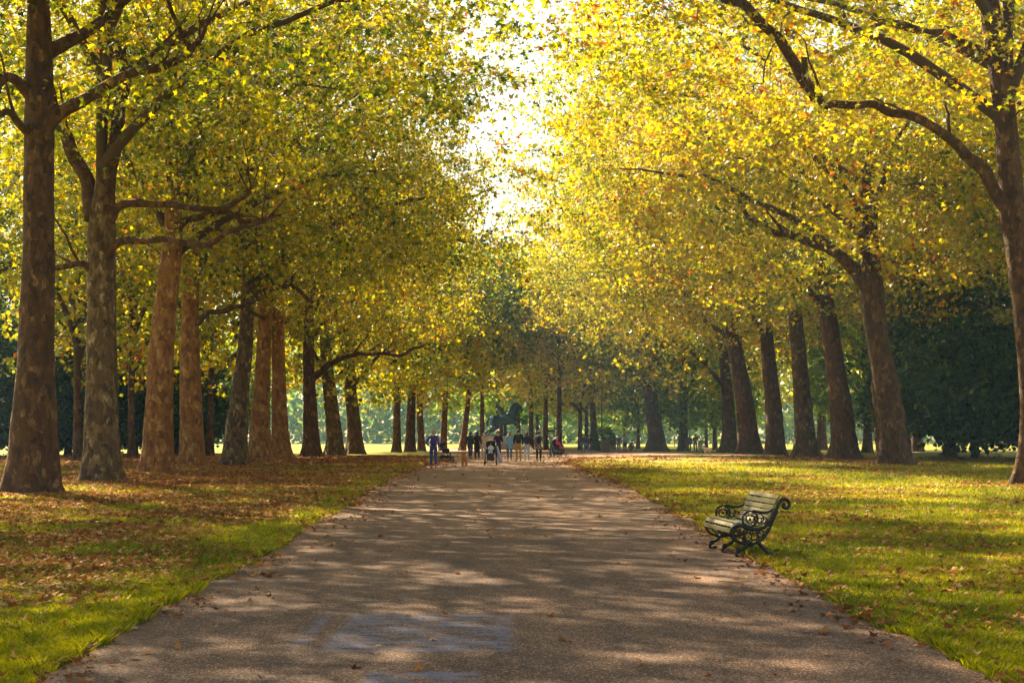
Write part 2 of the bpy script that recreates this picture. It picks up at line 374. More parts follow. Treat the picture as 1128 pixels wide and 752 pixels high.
def make_crown(seed, zb, zt, rx_, ry_, off, nclump, per, leaf, lo=False, mat=M_LEAF, tmat=M_TWIG, shell=2.0, limbs=13, spread=.50, z0=None):
    """returns (leaf mesh, branch mesh) of one crown, trunk axis at x=y=0"""
    g = np.random.default_rng(seed)
    cz = zb+(zt-zb)*.40
    lob = g.normal(size=(14, 3)); lob /= np.linalg.norm(lob, axis=1, keepdims=True)
    amp = g.uniform(-.26, .15, 14)
    def env(u):
        f = 1+np.sum(amp*np.exp(-4.5*(1-u @ lob.T)), axis=1)
        return f
    C = []
    while len(C) < nclump:
        u = g.normal(size=(nclump, 3)); u /= np.linalg.norm(u, axis=1, keepdims=True)
        s = g.uniform(.16, 1, nclump)**(1/shell)
        h = np.where(u[:, 2] > 0, zt-cz, (cz-zb))
        r = env(u)*s
        wx = 1+.5*u[:, 2]**2
        P = np.stack([u[:, 0]*rx_*r*wx+off*(1-.3*np.abs(u[:, 2])), u[:, 1]*ry_*r*wx, cz+u[:, 2]*h*r], 1)
        # drooping skirts at the outside of the lower crown
        rr = np.hypot(P[:, 0]-off, P[:, 1])/rx_
        P[:, 2] -= np.where(P[:, 2] < cz+2, np.clip(rr-.6, 0, 1)*2.4, 0)
        C += list(P[P[:, 2] > zb-1.8])
    C = np.array(C[:nclump])
    N = nclump*per
    ci = np.repeat(np.arange(nclump), per)
    cs = g.uniform(.6, 1.35, nclump)[ci]
    O = g.normal(size=(N, 3))*np.array([spread, spread, spread*.5])*cs[:, None]
    O[:, 2] -= .22*(O[:, 0]**2+O[:, 1]**2)
    P = C[ci]+O
    Nn = g.normal(size=(N, 3))*.75+np.array([0, 0, .75])
    out = O.copy(); out[:, 2] = -.5; T = out+g.normal(size=(N, 3))*.4
    size = leaf*g.uniform(.42, 1.28, N)
    crnd = g.uniform(0, 1, nclump)
    rnd = np.clip(.38+.22*g.normal(size=N)+.22*(crnd[ci]-.5), 0, 1)
    rnd = np.where(g.uniform(size=N) < .035, g.uniform(.8, 1, N), rnd)
    lm = leaves('crown', P, Nn, T, size, rnd, lo, g.uniform(-.6, 1.8, N)); lm.materials.append(mat)
    # limbs and boughs
    mb = MB(); nodes = []
    z0 = zb+1 if z0 is None else z0
    mb.tube([(0, 0, z0-.6+(zt-2-z0)*t) for t in (0, .2, .4, .6, .8, 1)], [.20, .17, .13, .10, .07, .04], 8, rough=.1, seed=seed)
    for k in range(limbs):
        a = k*2.39996+g.uniform(-.3, .3)
        zs = z0+(zt-zb)*.55*(k/limbs)
        uu = np.array([[math.cos(a), math.sin(a), .15+.5*k/limbs]]); uu /= np.linalg.norm(uu)
        e = env(uu)[0]*.70
        end = Vector((uu[0, 0]*rx_*e+off, uu[0, 1]*ry_*e, min(zt-1, zs+2+(zt-zb)*.18*e+uu[0, 2]*3)))
        st = Vector((0, 0, zs)); mid = st.lerp(end, .45)+Vector((g.uniform(-1, 1), g.uniform(-1, 1), 1.5+g.uniform(0, 1.5)))
        r0 = .18-.008*k
        pts = []
        for i in range(15):
            t = i/14; q = st*(1-t)**2+mid*2*t*(1-t)+end*t*t
            q += Vector((mnoise.noise(q*.5+Vector((k, 0, seed))), mnoise.noise(q*.5+Vector((9, k, seed))), mnoise.noise(q*.5+Vector((4, seed, k)))))*.55*t
            pts.append(q)
        rr = [max(.03, r0*(1-i/14)**.8+.02) for i in range(15)]
        mb.tube(pts, rr, 7, caps=False)
        nodes += [(p_, r_) for p_, r_ in zip(pts[3:], rr[3:])]
    for i in range(8):
        nodes.append((Vector((0, 0, z0+(zt-zb)*.08*i)), .12))
    cap = len(nodes)+len(C)*3+10
    NP = np.full((cap, 3), 1e6); NR = np.zeros(cap); nn = len(nodes)
    NP[:nn] = [tuple(p_) for p_, _ in nodes]; NR[:nn] = [r_ for _, r_ in nodes]
    dist0 = np.array([np.min(np.linalg.norm(NP[:nn]-c_, axis=1)) for c_ in C])
    for qi in np.argsort(dist0):
        c_ = C[qi]; d = np.linalg.norm(NP[:nn]-c_, axis=1)+np.where(NP[:nn, 2] > c_[2]+1, 1.2, 0)+np.where(np.hypot(NP[:nn, 0], NP[:nn, 1]) > np.hypot(c_[0], c_[1])+.5, 1.0, 0)
        jn = int(np.argmin(d)); st = Vector(NP[jn]); en = Vector(c_); ln = float(d[jn])
        md = st.lerp(en, .5)+Vector((g.normal()*.18*ln, g.normal()*.18*ln, .10*ln+g.normal()*.08*ln))
        pts = [st*(1-t)**2+md*2*t*(1-t)+en*t*t for t in (0, .2, .4, .6, .8, 1)]
        pts = [pts[0]]+[p_+Vector((g.normal(), g.normal(), g.normal()))*.05*min(ln, 2) for p_ in pts[1:-1]]+[pts[-1]]
        r0 = min(NR[jn]*.7, .014+.010*ln); mb.tube(pts, [r0, r0*.85, r0*.7, r0*.58, r0*.48, max(.006, r0*.38)], 3 if lo else 4, caps=False)
        for k_ in (2, 4, 5):
            NP[nn] = pts[k_]; NR[nn] = r0*(.75, .55, .42)[(2, 4, 5).index(k_)]; nn += 1
        if not lo:
            for q in range(4):
                e2 = en+Vector((g.normal()*.6, g.normal()*.6, -abs(g.normal())*.3))
                s2 = pts[4] if q % 2 else pts[3]
                mb.tube([s2, s2.lerp(e2, .5)+Vector((g.normal()*.08, g.normal()*.08, .10)), e2], [.009, .006, .004], 3, caps=False)
    bm_ = bpy.data.meshes.new('branches'); bm_.from_pydata(mb.v, [], mb.f); bm_.materials.append(tmat)
    bm_.polygons.foreach_set('use_smooth', [True]*len(bm_.polygons))
    return lm, bm_

CROWN = {
 'a': make_crown(1, 7.0, 26, 11, 10.5, 3.0, 640, 47, .160, shell=2.6),
 'b': make_crown(2, 7.0, 25, 11.5, 10, 3.2, 640, 47, .160, shell=2.6),
 'c': make_crown(3, 7.8, 27, 12, 10, 3.4, 720, 52, .148, shell=2.6),
 'ra': make_crown(11, 7.0, 26, 11, 10.5, 4.6, 740, 60, .160, shell=2.4),
 'rb': make_crown(12, 7.0, 26, 11.5, 10, 4.8, 740, 60, .160, shell=2.4),
 'rc': make_crown(13, 7.8, 27, 12, 10, 4.8, 800, 62, .148, shell=2.4),
 'd': make_crown(4, 4.4, 25, 10, 9.5, 1.5, 500, 22, .29, lo=True, limbs=11),
 'e': make_crown(5, 2.8, 24, 9.5, 9.5, .8, 400, 20, .36, lo=True, mat=M_FAR, limbs=9),
 'g': make_crown(6, 1.8, 17, 8, 8, 0, 420, 20, .36, lo=True, mat=M_MID, limbs=7, shell=3),
 'k': make_crown(7, .6, 14, 7.5, 7.5, 0, 560, 52, .24, lo=True, mat=M_DARK, limbs=6, shell=3.2),
}

# ------------------------------------------------------------------ trees
def trunk_obj(parent, base, pts, d, seed, mat, wbase, ztop=17.0, hcr=8.0):
    """pts: (px, py, width px) from above the flare upward, photo tracing turned into metres at depth d"""
    P = [(base.x, 0, base.z-.15, None)]
    B = []
    for (x, y, w) in pts:
        q = at(x, y, d); B.append((q.z, q.x, w*(.455 if x > 700 else .49)/F*d))
    zs = [base.z]+[b_[0] for b_ in B]; xs_ = [base.x]+[b_[1] for b_ in B]
    r_ = [B[0][2]*1.06]+[b_[2] for b_ in B]
    # go on into the crown
    dx = (xs_[-1]-xs_[-2])/max(.5, zs[-1]-zs[-2])*.6
    if zs[-1] < ztop:
        step = ztop-zs[-1]
        for t in (.35, .7, 1): zs.append(zs[len(B)]+step*t); xs_.append(xs_[len(B)]+dx*step*t); r_.append(max(.07, r_[len(B)]*(1-.85*t)))
    g = random.Random(seed); zt = zs[-1]; n = 56; sides = 30
    ph = [g.uniform(0, 6.28) for _ in range(5)]; wr = wbase/2/F*d
    fl = max(1.1, wr/r_[0])
    dyy = [g.uniform(-.25, .25) for _ in range(2)]
    V = []
    for i in range(n):
        t = i/(n-1); z = base.z-.12+(zt-base.z+.12)*t**1.7
        h = z-base.z
        # smoothed centre line
        cx_ = np.mean([np.interp(z+k, zs, xs_) for k in (-.7, -.3, 0, .3, .7)]) if h > .8 else np.interp(z, zs, xs_)
        r0 = np.mean([np.interp(z+k, zs, r_) for k in (-.5, 0, .5)])
        cy_ = base.y+dyy[0]*math.sin(h*.35)+dyy[1]*h*.06
        fh = max(h, 0); flare = (fl-1)*math.exp(-fh/.55)
        for k in range(sides):
            a = 2*math.pi*k/sides
            lobe = .5+.5*math.cos(5*a+ph[0]+.6*math.sin(a+ph[1]))
            lobe2 = .5+.5*math.cos(3*a+ph[2])
            r = r0*(1+flare*(.35+.62*lobe+.25*lobe2)+.055*(lobe-.5)*math.exp(-fh/3.2)+.05*(lobe2-.5))
            q = Vector((math.cos(a)*r0, math.sin(a)*r0, z))
            r *= 1+.05*mnoise.noise(q*1.3+Vector((seed*3.1, 0, 0)))+.035*mnoise.noise(Vector((q.x*3.5, q.y*3.5, q.z*2.2+seed)))
            V.append((cx_+math.cos(a)*r-base.x, cy_+math.sin(a)*r-base.y, z-base.z))
    Fq = [j for i in range(n-1) for k in range(sides) for j in (i*sides+k, i*sides+(k+1) % sides, (i+1)*sides+(k+1) % sides, (i+1)*sides+k)]
    me = mesh_np('trunk', V, Fq, [4]*(len(Fq)//4), smooth=True)
    me.materials.append(mat)
    o = link_mesh('trunk', me, parent)
    zc = base.z+hcr; cxx = float(np.interp(zc, zs, xs_))-base.x
    return o, cxx
_seed = [0]
def tree(px, py, wbase, pts, crown, rot, label, limbs=(), scale=1.0, mat=None, group='plane trees lining the avenue', name='plane_tree', ztop=17, d=None, zscale=None, leaves_on=True, crz=0):
    _seed[0] += 1; s = _seed[0]
    base = U(px, py)
    if d is not None: base = Vector(((px-CX)/F*d, d, gz(d)))
    d = base.y
    root = empty(name, base, 0, label, 'tree', group)
    tr, cx_ = trunk_obj(root, base, pts, d, s, mat or M_BARK, wbase, ztop, 8.0*(zscale or scale)+crz)
    for li in limbs:                       # (dy in metres, [(px,py,w)...])
        dy, lp = li
        m_ = MB(); P = []; Rr = []
        nseg = len(lp)
        for i in range(nseg-1):
            for t in np.linspace(0, 1, 6, endpoint=False):
                x = lp[i][0]*(1-t)+lp[i+1][0]*t; y = lp[i][1]*(1-t)+lp[i+1][1]*t; w = lp[i][2]*(1-t)+lp[i+1][2]*t
                u = (i+t)/(nseg-1); dd = d+dy*u
                q = at(x, y, dd)-base; P.append(q); Rr.append(w*.44/F*dd)
        x, y, w = lp[-1]; P.append(at(x, y, d+dy)-base); Rr.append(w/2/F*(d+dy))
        P2 = [P[0]]+[(P[i-1]+P[i]*2+P[i+1])/4 for i in range(1, len(P)-1)]+[P[-1]]
        P2 = [P2[0]]+[(P2[i-1]+P2[i]*2+P2[i+1])/4 for i in range(1, len(P2)-1)]+[P2[-1]]
        P2 = [q+Vector((mnoise.noise(q*.9), mnoise.noise(q*.9+Vector((5, 5, 5))), mnoise.noise(q*.9+Vector((9, 1, 5)))))*min(1, i/6)*.26 for i, q in enumerate(P2)]
        m_.tube(P2, Rr, 12, rough=.12, seed=s)
        grd = random.Random(s*31+len(lp))
        for q in range(3):
            i0 = grd.randint(len(P2)//3, len(P2)-2); c0 = P2[i0]; tg = (P2[i0+1]-P2[i0-1]).normalized()
            dr_ = (tg+Vector((grd.uniform(-.8, .8), grd.uniform(-.6, .6), grd.uniform(-.2, 1.1)))).normalized(); ln = grd.uniform(1.0, 2.6); r_0 = Rr[i0]*.5
            pp = [c0+dr_*ln*t+Vector((grd.uniform(-.1, .1), grd.uniform(-.1, .1), grd.uniform(-.1, .1)))*t for t in (0, .2, .4, .6, .8, 1)]
            m_.tube(pp, [r_0*(1-.75*t) for t in (0, .2, .4, .6, .8, 1)], 8, rough=.1, seed=q)
        m_.build('limb', M_BARK, tr)
    if crown and leaves_on:
        lm, bmh = CROWN[crown]
        for nm, me in (('branches', bmh), ('crown', lm)):
            o = link_mesh(nm, me, root); o.location = (cx_, 0, crz); o.rotation_euler = (0, 0, R(rot))
            zz = zscale if zscale else scale
            o.scale = (scale, scale, zz)
    return root

T = tree
# left row, nearest first
T(35, 543, 76, [(37,478,52),(39,402,41),(42,293,35),(42,200,33),(42,146,33),(42,80,31),(41,0,24),(38,-60,20)], 'a', 12,
  'thick dark brown plane tree at the far left edge, nearest of the left row',
  limbs=[(-1.5, [(48,140,24),(66,120,18),(110,98,13),(160,78,11),(203,64,10),(214,50,9),(190,18,5),(178,-6,4)]), (-1.6, [(206,62,9),(219,46,7),(227,28,4)]),
         (1, [(40,60,26),(62,48,18),(95,34,14),(130,8,12),(160,-20,10)]), (-2, [(38,110,18),(14,84,12),(-20,110,9),(-60,90,7)]), (-2.5, [(34,150,12),(12,126,9),(-15,135,7)])], ztop=22, crz=5.5, scale=1.08)
T(112, 530, 54, [(111,480,38),(110,400,34),(111,330,31),(111,270,31),(112,240,32),(112,222,20)], 'b', -20,
  'second plane tree of the left row, forking low into two stems', mat=M_BARKG,
  limbs=[(1.0, [(104,240,26),(92,205,19),(78,165,17),(66,130,14),(52,90,9),(46,50,6)]), (.5, [(118,240,26),(117,200,22),(128,165,18),(134,130,17),(136,90,13),(128,40,9)]),
         (-2, [(116,250,14),(130,230,11),(160,224,9),(205,226,8),(250,227,8),(268,222,6),(278,206,4)]), (-3, [(116,288,13),(130,272,10),(165,263,8),(200,266,8),(240,266,7),(268,250,5),(292,240,4)]),
         (-1, [(104,300,11),(90,290,9),(62,296,7),(40,306,5)])], ztop=11.8, crz=2.5, scale=1.06)
T(175, 521, 46, [(176,480,33),(178,430,29),(181,370,27),(186,320,25),(191,270,22),(192,220,17)], 'c', 40,
  'third plane tree of the left row, orange-brown trunk leaning slightly right', mat=M_BARKO_LIT, zscale=1.0, scale=.92,
  limbs=[(-2, [(190,260,14),(205,240,9),(240,236,7),(290,246,5),(310,240,3)])])
T(213, 515, 34, [(212,480,27),(210,420,24),(209,360,20),(210,310,18)], 'a', 60, 'fourth plane tree of the left row, slim straight trunk with a knobbly bark', mat=M_BARKO_LIT, zscale=1.08, scale=1.04,
  limbs=[(-1.5, [(212,360,9),(228,346,7),(262,338,6),(290,350,4)])])
T(258, 513, 36, [(259,480,26),(264,430,20),(270,380,17),(272,345,15),(274,300,13)], 'b', 10, 'fifth plane tree of the left row, pale grey trunk leaning to the right', zscale=1.08, scale=1.04, mat=M_BARKG,
  limbs=[(-2, [(270,340,11),(285,322,8),(320,312,6),(345,330,4)])])
T(286, 510, 36, [(286,480,24),(288,430,19),(291,380,16),(292,340,15)], 'c', -35, 'sixth plane tree of the left row, brown trunk close behind the pale leaning one', mat=M_BARKO_LIT, zscale=1.0, scale=.84)
T(311, 506, 34, [(309,480,19),(308,430,16),(307,380,14.5),(306,340,13)], 'a', 130, 'seventh plane tree of the left row, reddish trunk flaring to the right at its foot', mat=M_BARKO_LIT, zscale=1.1, scale=1.05)
T(343, 504, 30, [(343,480,18),(341,430,14),(340,400,13),(340,370,12)], 'b', 40, 'eighth plane tree of the left row, grey-brown trunk standing alone', scale=.84, zscale=.95,
  limbs=[(-3, [(342,420,10),(355,406,8),(378,394,7),(398,388,5),(440,392,4),(470,378,3)])])
T(369, 501, 30, [(369,480,18),(365,450,16),(362,420,15),(359,395,13)], 'd', 20, 'ninth plane tree of the left row, bluish grey trunk tilting left', mat=M_BARKG, scale=.92)
T(391, 500, 28, [(391,480,17),(389,455,15),(386,435,14),(385,400,12)], 'd', -30, 'tenth plane tree of the left row, brown trunk under a low green bough', scale=.92)
# two more of the left row, nearer than the picture shows, whose shade falls across the near path
T(-352, 561, 90, [(-350,500,56),(-346,300,46)], 'a', 70, 'plane tree of the left row just outside the frame, shading the near path', crz=6, ztop=21, d=33.5)
T(-500, 590, 110, [(-500,500,70),(-496,300,60)], 'b', 20, 'plane tree of the left row farthest outside the frame toward the viewer', crz=6, ztop=21, d=24.5)
# right row
T(1128, 534, 40, [(1134,500,26),(1133,440,22),(1130,400,23),(1126,340,26),(1122,300,27),(1115,240,29),(1112,190,28),(1107,120,26),(1098,50,26),(1088,0,23)], 'rc', 180,
  'plane tree at the far right edge with bent slender trunk and arching limb', scale=1.1, zscale=1.0, ztop=21, crz=3,
  limbs=[(-2, [(1116,262,22),(1104,222,18),(1086,190,16),(1060,160,14),(1030,143,12),(1000,130,11),(962,116,10),(925,114,10),(900,118,9),(893,90,9),(886,60,7)]),
         (-3, [(1098,70,16),(1050,40,8),(1000,22,6),(960,30,4)]), (-4, [(898,108,14),(872,64,13),(852,38,12),(826,16,12),(800,-10,12)])])
T(986, 512, 54, [(984,480,33),(980,445,31),(972,400,28),(965,368,26),(960,313,30),(959,285,24),(958,240,20),(955,190,16)], 'ra', 185,
  'largest plane tree of the right row, thick trunk leaning left', scale=1.15, zscale=1.15,
  limbs=[(-3, [(960,320,22),(945,300,18),(920,282,13),(890,266,10),(858,256,9),(828,247,7),(812,224,5)]), (1, [(972,506,16),(970,480,14),(968,440,12),(966,400,9)])])
T(930, 506, 46, [(929,480,30),(926,450,27),(920,410,24),(914,360,22),(907,313,21),(901,270,17)], 'rb', 200, 'speckled plane tree next left of the largest trunk in the right row', scale=1.15, zscale=1.12)
T(888, 503, 38, [(887,480,25),(885,450,22),(880,390,18),(875,340,17),(869,300,16),(862,240,13)], 'rc', 160, 'grey flaky plane tree third from the right end, trunk leaning left', mat=M_BARKG, scale=1.15, zscale=1.12)
T(854, 501, 32, [(854,480,22),(852,445,20),(846,390,17),(843,350,15),(840,310,13)], 'ra', 215, 'slim dark plane tree between the grey flaky one and the crossing pair', scale=1.12, zscale=1.1)
T(826, 500, 38, [(824,480,25),(821,445,22),(811,390,18),(804,350,16),(797,310,14),(790,280,11)], 'rb', 170, 'right one of the crossing pair of trunks, strongly leaning left', scale=1.15, zscale=1.1,
  limbs=[(-3, [(806,345,13),(792,322,10),(780,300,9),(774,270,7)])])
T(804, 498, 30, [(804,480,18),(803,445,15),(797,390,11),(794,340,10),(795,300,9)], 'd', 190, 'left one of the crossing pair of trunks, upright with a sunlit edge', scale=1.1)
T(723, 497, 31, [(723,480,20),(719,450,17),(716,430,16),(714,410,16),(712,390,11),(710,360,8)], 'd', 180, 'broad lone plane tree on the right lawn, trunk forking low in two', scale=1.1,
  limbs=[(1, [(718,415,13),(728,395,10),(738,370,8),(742,340,6)]), (-1, [(714,412,12),(706,392,9),(698,372,7)])], ztop=14)

def bgtree(px, d, dia, lean, crown, rot, scale, label, name='background_tree', group='trees beyond the avenue', mat=None, fork=0, zscale=None):
    s = F/d; w = dia*s; y0 = HY+(CAMZ-gz(d))*s; h = lambda m_: y0-m_*s
    pts = [(px+lean*s*.04*k, h(k), w*(1-.05*k)) for k in (1.2, 3, 5, 7)]
    return tree(px, y0, w*1.35, pts, crown, rot, label, scale=scale, mat=mat, group=group, name=name, d=d, ztop=12, zscale=zscale, crz=((6.0 if crown == 'g' else 2.0) if 470 < px < 630 and d < 175 else 0))
B = bgtree
# hazy trunks left of the statue
for a in [
 (437, 128, .80, 0, 'd', 40, 1.05, 'hazy plane trunk first right of the sunlit gap on the left'),
 (451, 131, 1.0, 1, 'd', 80, .8, 'hazy reddish trunk second right of the sunlit gap on the left'),
 (464, 136, .75, -1, 'd', 10, 1.0, 'hazy brown trunk just left of the man in the blue-violet top'),
 (488, 140, .75, 1, 'g', 150, .9, 'pale blue-grey trunk just right of the man in the blue-violet top'),
 (509, 142, .70, 3, 'g', 20, .8, 'straight hazy trunk behind the curly tan dog'),
 (531, 165, .65, 0, 'g', 50, .9, 'dark thin trunk left of the bronze horse statue'),
 (571, 172, .5, 0, 'g', 120, .8, 'hazy trunk behind the bronze horse head'),
 (585, 160, .62, 0, 'g', 180, .8, 'first trunk right of the bronze horse statue'),
 (601, 148, .62, 0, 'g', 200, .85, 'second trunk right of the bronze horse statue'),
 (616, 140, .60, 0, 'd', 160, .8, 'third trunk right of the statue, behind the magenta pushchair'),
 (639, 150, .5, 0, 'e', 170, 1.05, 'brown trunk behind the strolling pair in navy, first of three'),
 (646, 158, .5, 0, 'd', 190, .75, 'reddish trunk behind the strolling pair in navy, middle of three'),
 (655, 146, .8, -1, 'd', 210, 1.05, 'leaning trunk just left of the litter bin, last of three'),
 (703, 165, .5, 0, 'e', 100, .8, 'thin young trunk just left of the lone broad plane tree'),
 (753, 140, 1.05, 0, 'g', 30, .95, 'stout dark trunk behind the people in purple and blue'),
 (778, 160, .4, 0, 'g', 70, .9, 'thin trunk just right of the people in purple and blue'),
 (788, 150, .5, -1, 'e', 10, 1.0, 'low trunk at the left foot of the crossing pair of trunks'),
 (145, 88, .5, 0, 'd', 50, 1.0, 'yellow plane behind the gap between the second and third left trunks'),
 (232, 100, .5, 0, 'd', 0, 1.0, 'yellow plane behind the gap between the fourth and fifth left trunks'),
 (85, 80, .5, 0, 'd', 90, 1.0, 'yellow plane behind the gap between the first and second left trunks'),
 (-30, 72, 1.3, 0, 'c', 60, 1.0, 'yellow plane rising behind the first left trunk at the picture edge'),
 (1297, 62, 1.0, 0, 'ra', 150, 1.05, 'plane tree of the outer right row, beyond the right edge of the view'),
 (1171, 80, .9, 0, 'rb', 250, 1.05, 'plane of the outer right row, its crown showing above the large dark evergreen'),
 (1046, 98, .9, 0, 'ra', 20, 1.05, 'outer right row plane with its stem just right of the largest right plane'),
 (955, 122, .9, 0, 'rb', 100, 1.05, 'outer right row plane with its stem just left of the largest right plane'),
 (1010, 130, 1.2, 0, 'e', 60, 1.15, 'yellow-green tree rising behind the largest right plane'),
 (905, 150, 1.2, 0, 'e', 20, 1.15, 'yellow-green tree behind the third and fourth right trunks'),
 ]: B(*a)
# dark shrubs and evergreens
def shrub(px, d, crown, rot, sc, label, name='evergreen_tree', zs=None, group='dark evergreens behind the rows'):
    bgtree(px, d, .5, 0, crown, rot, sc, label, name=name, group=group, zscale=zs)
for a in [
 (-20, 96, 'k', 10, 1.05, 'dark teal evergreen behind the first left trunk at the edge'),
 (75, 104, 'k', 80, 1.02, 'dark teal evergreen between the first and second left trunks'),
 (148, 112, 'k', 140, 1.0, 'dark teal evergreen between the second and third left trunks'),
 (30, 100, 'k', 200, 1.0, 'dark green shrub mass showing left of the second left trunk'),
 (112, 108, 'k', 270, 1.0, 'dark green shrub mass directly behind the second left trunk'),
 (195, 118, 'k', 320, .80, 'dark green shrub mass behind the third and fourth left trunks'),
 (228, 118, 'g', 40, .75, 'dark green bush between the fourth and fifth left trunks'),
 (1000, 112, 'g', 20, .95, 'sunlit green tree just right of the largest right plane'),
 (1075, 92, 'k', 30, 1.12, 'large dark evergreen between the largest right plane and the right edge'),
 (1165, 84, 'k', 160, 1.2, 'dark evergreen behind the bent plane at the right edge'),
 (955, 125, 'g', 100, 1.0, 'green leafy tree in the gap left of the largest right plane'),
 (688, 200, 'g', 60, .8, 'dark hazy tree between the litter bin and the lone broad plane'),
 (552, 178, 'g', 60, 1.65, 'tall blue-green tree behind the statue, left half'),
 (592, 192, 'g', 160, 1.62, 'tall blue-green tree behind the statue, right half'),
 ]: shrub(*a)
# far wood that closes the horizon
g = np.random.default_rng(77); N = 80000
X = g.uniform(-230, 230, N); Yw = g.uniform(285, 340, N)
top = 15+7*vnoise(X, Yw, 13, 5)+5*vnoise(X, Yw, 5, 6)
Z = np.array([gz(y) for y in Yw])+top*g.uniform(0, 1, N)**.8
wm = leaves('wood', np.stack([X, Yw, Z], 1), g.normal(size=(N, 3))+np.array([0, -.3, .4]), g.normal(size=(N, 3)), g.uniform(.7, 1.5, N), g.uniform(0, 1, N), True)
tag(link_mesh('wood', wm, mat=M_MID), 'far-off wood closing the view beyond the lawns', kind='stuff')

# ------------------------------------------------------------------ haze
hb = MB().box((0, 230, 14), (540, 550, 44)); M_HAZE = bpy.data.materials.new('haze'); M_HAZE.use_nodes = True
hn = M_HAZE.node_tree.nodes; hl = M_HAZE.node_tree.links; hn.remove(hn['Principled BSDF'])
pv = hn.new('ShaderNodeVolumePrincipled'); pv.inputs['Color'].default_value = (.42, .70, 1.0, 1); pv.inputs['Density'].default_value = .00036
pv.inputs['Anisotropy'].default_value = .2
hl.new(pv.outputs[0], hn['Material Output'].inputs['Volume'])
tag(hb.build('haze', M_HAZE, smooth=False), 'thin bluish morning haze hanging under the trees', kind='stuff')

# ------------------------------------------------------------------ grass and fallen leaves
TX = np.array([(o.location.x, o.location.y) for o in bpy.data.objects if o.name.startswith('plane_tree')])
g = np.random.default_rng(11)
def lawn_pts(n, d0, d1, pw=2.0, margin=.02):
    u = g.uniform(size=n); a = d0**(1-pw); b_ = d1**(1-pw)
    y = (a+(b_-a)*u)**(1/(1-pw)); x = g.uniform(-1, 1, n)*(.375*y+1.5)
    ok = ~((x > edge(y, -1)-margin) & (x < edge(y, 1)+margin)); return x[ok], y[ok]
x, y = lawn_pts(520000, 9.5, 75, 1.6)
N = len(x); z = np.interp(y, YS, ZS)
hgt = (.030+.035*vnoise(x, y, .7, 21)+.02*g.uniform(size=N))*(1+np.clip(y-20, 0, 60)*.012)
# longer tufts along the path edge
de = np.minimum(np.abs(x-edge(y, -1)), np.abs(x-edge(y, 1))); hgt *= 1+.9*np.exp(-de/.25)*(vnoise(x, y, .5, 4) > .4)
wd = .0035*(1+y*.055); a = g.uniform(0, 6.28, N); lean = g.normal(size=(N, 2))*.45*hgt[:, None]
V = np.zeros((N, 4, 3)); ca, sa = np.cos(a)*wd, np.sin(a)*wd
V[:, 0] = np.stack([x-ca, y-sa, z], 1); V[:, 1] = np.stack([x+ca, y+sa, z], 1)
V[:, 2] = np.stack([x+lean[:, 0]*.5+ca*.6, y+lean[:, 1]*.5+sa*.6, z+hgt*.6], 1)
V[:, 3] = np.stack([x+lean[:, 0]*1.2, y+lean[:, 1]*1.2, z+hgt], 1)
idx = (np.arange(N)*4)[:, None, None]+np.array([(0, 1, 2), (0, 2, 3)])[None]
gm = mesh_np('grass', V.reshape(-1, 3), idx.ravel(), np.full(N*2, 3), np.repeat(np.clip(g.normal(.5, .22, N)+.5*(vnoise(x, y, 1.8, 2)-.5), 0, 1), 4))
tag(link_mesh('grass', gm, mat=M_GRASS), 'short green grass blades on both lawns', kind='stuff')

def litter_density(x, y):
    left = x < 0
    eL = edge(y, -1)-x; eR = x-edge(y, 1)
    e = np.where(left, eL, eR)
    cl = vnoise(x, y, 2.2, 31)*.5+vnoise(x, y, .8, 32)*.3+vnoise(x, y, 5, 33)*.35
    # left lawn: thick carpet away from the path, thinning to green near the camera and near the path
    thick = np.clip((eL-.25-.012*np.clip(y-15, 0, 30))/1.3, .10, 1)*np.clip((y-11.5+eL*1.0)/6, .14, 1)
    dl = thick*np.clip(1.5-.0155*y, .45, 1)*np.clip((cl-.33)*5.0, .12, 1.35)
    dr = np.clip((cl-.55)*4.0, .03, .9)*np.clip(1.15-.03*eR, .25, 1)*.45*np.clip(1.25-.012*y, .35, 1)
    dd = np.where(left, dl, dr)
    dd = np.maximum(dd, np.exp(-np.abs(e-.12)/.22)*np.where(vnoise(x, y, 1.1, 8) > .3, .9, .3))
    on = in_path(x, y)
    d_on = .006+.5*np.exp(-np.abs(e)/.28)*(vnoise(x, y, .9, 12) > .42)
    dd = np.where(on, d_on, dd)
    for tx, ty in TX:
        dd = np.maximum(dd, .9*np.exp(-np.hypot(x-tx, y-ty)/1.1))
    return dd
n = 900000
u = g.uniform(size=n); y = 9.6*(100/9.6)**u; x = g.uniform(-1, 1, n)*(.375*y+1.5)
# base sampling density per m2 at y: n/(ln r * y * width); thin to a target
base = n/(math.log(100/9.6)*y*2*(.375*y+1.5)); target = 170*litter_density(x, y)
k = g.uniform(size=n) < target/base; x = x[k]; y = y[k]; N = len(x)
far_s = 1+np.clip(y-25, 0, 75)*.012
z = np.interp(y, YS, ZS)+.018+np.where(in_path(x, y), .004, .03)*g.uniform(.3, 1, N)
Nn = np.stack([g.normal(size=N)*.42, g.normal(size=N)*.42, np.ones(N)], 1)
aa = g.uniform(0, 6.28, N); Tn = np.stack([np.cos(aa), np.sin(aa), np.zeros(N)], 1)
rr = np.clip(g.normal(.45, .25, N)+.3*(vnoise(x, y, 1.5, 3)-.5), 0, 1)
lm = leaves('fallen_leaves', np.stack([x, y, z], 1), Nn, Tn, g.uniform(.04, .085, N)*far_s, rr, False, g.uniform(-2.6, 2.6, N))
print('litter', N)
tag(link_mesh('fallen_leaves', lm, mat=M_LITTER), 'fallen brown and orange plane leaves scattered on lawns and path', kind='stuff')

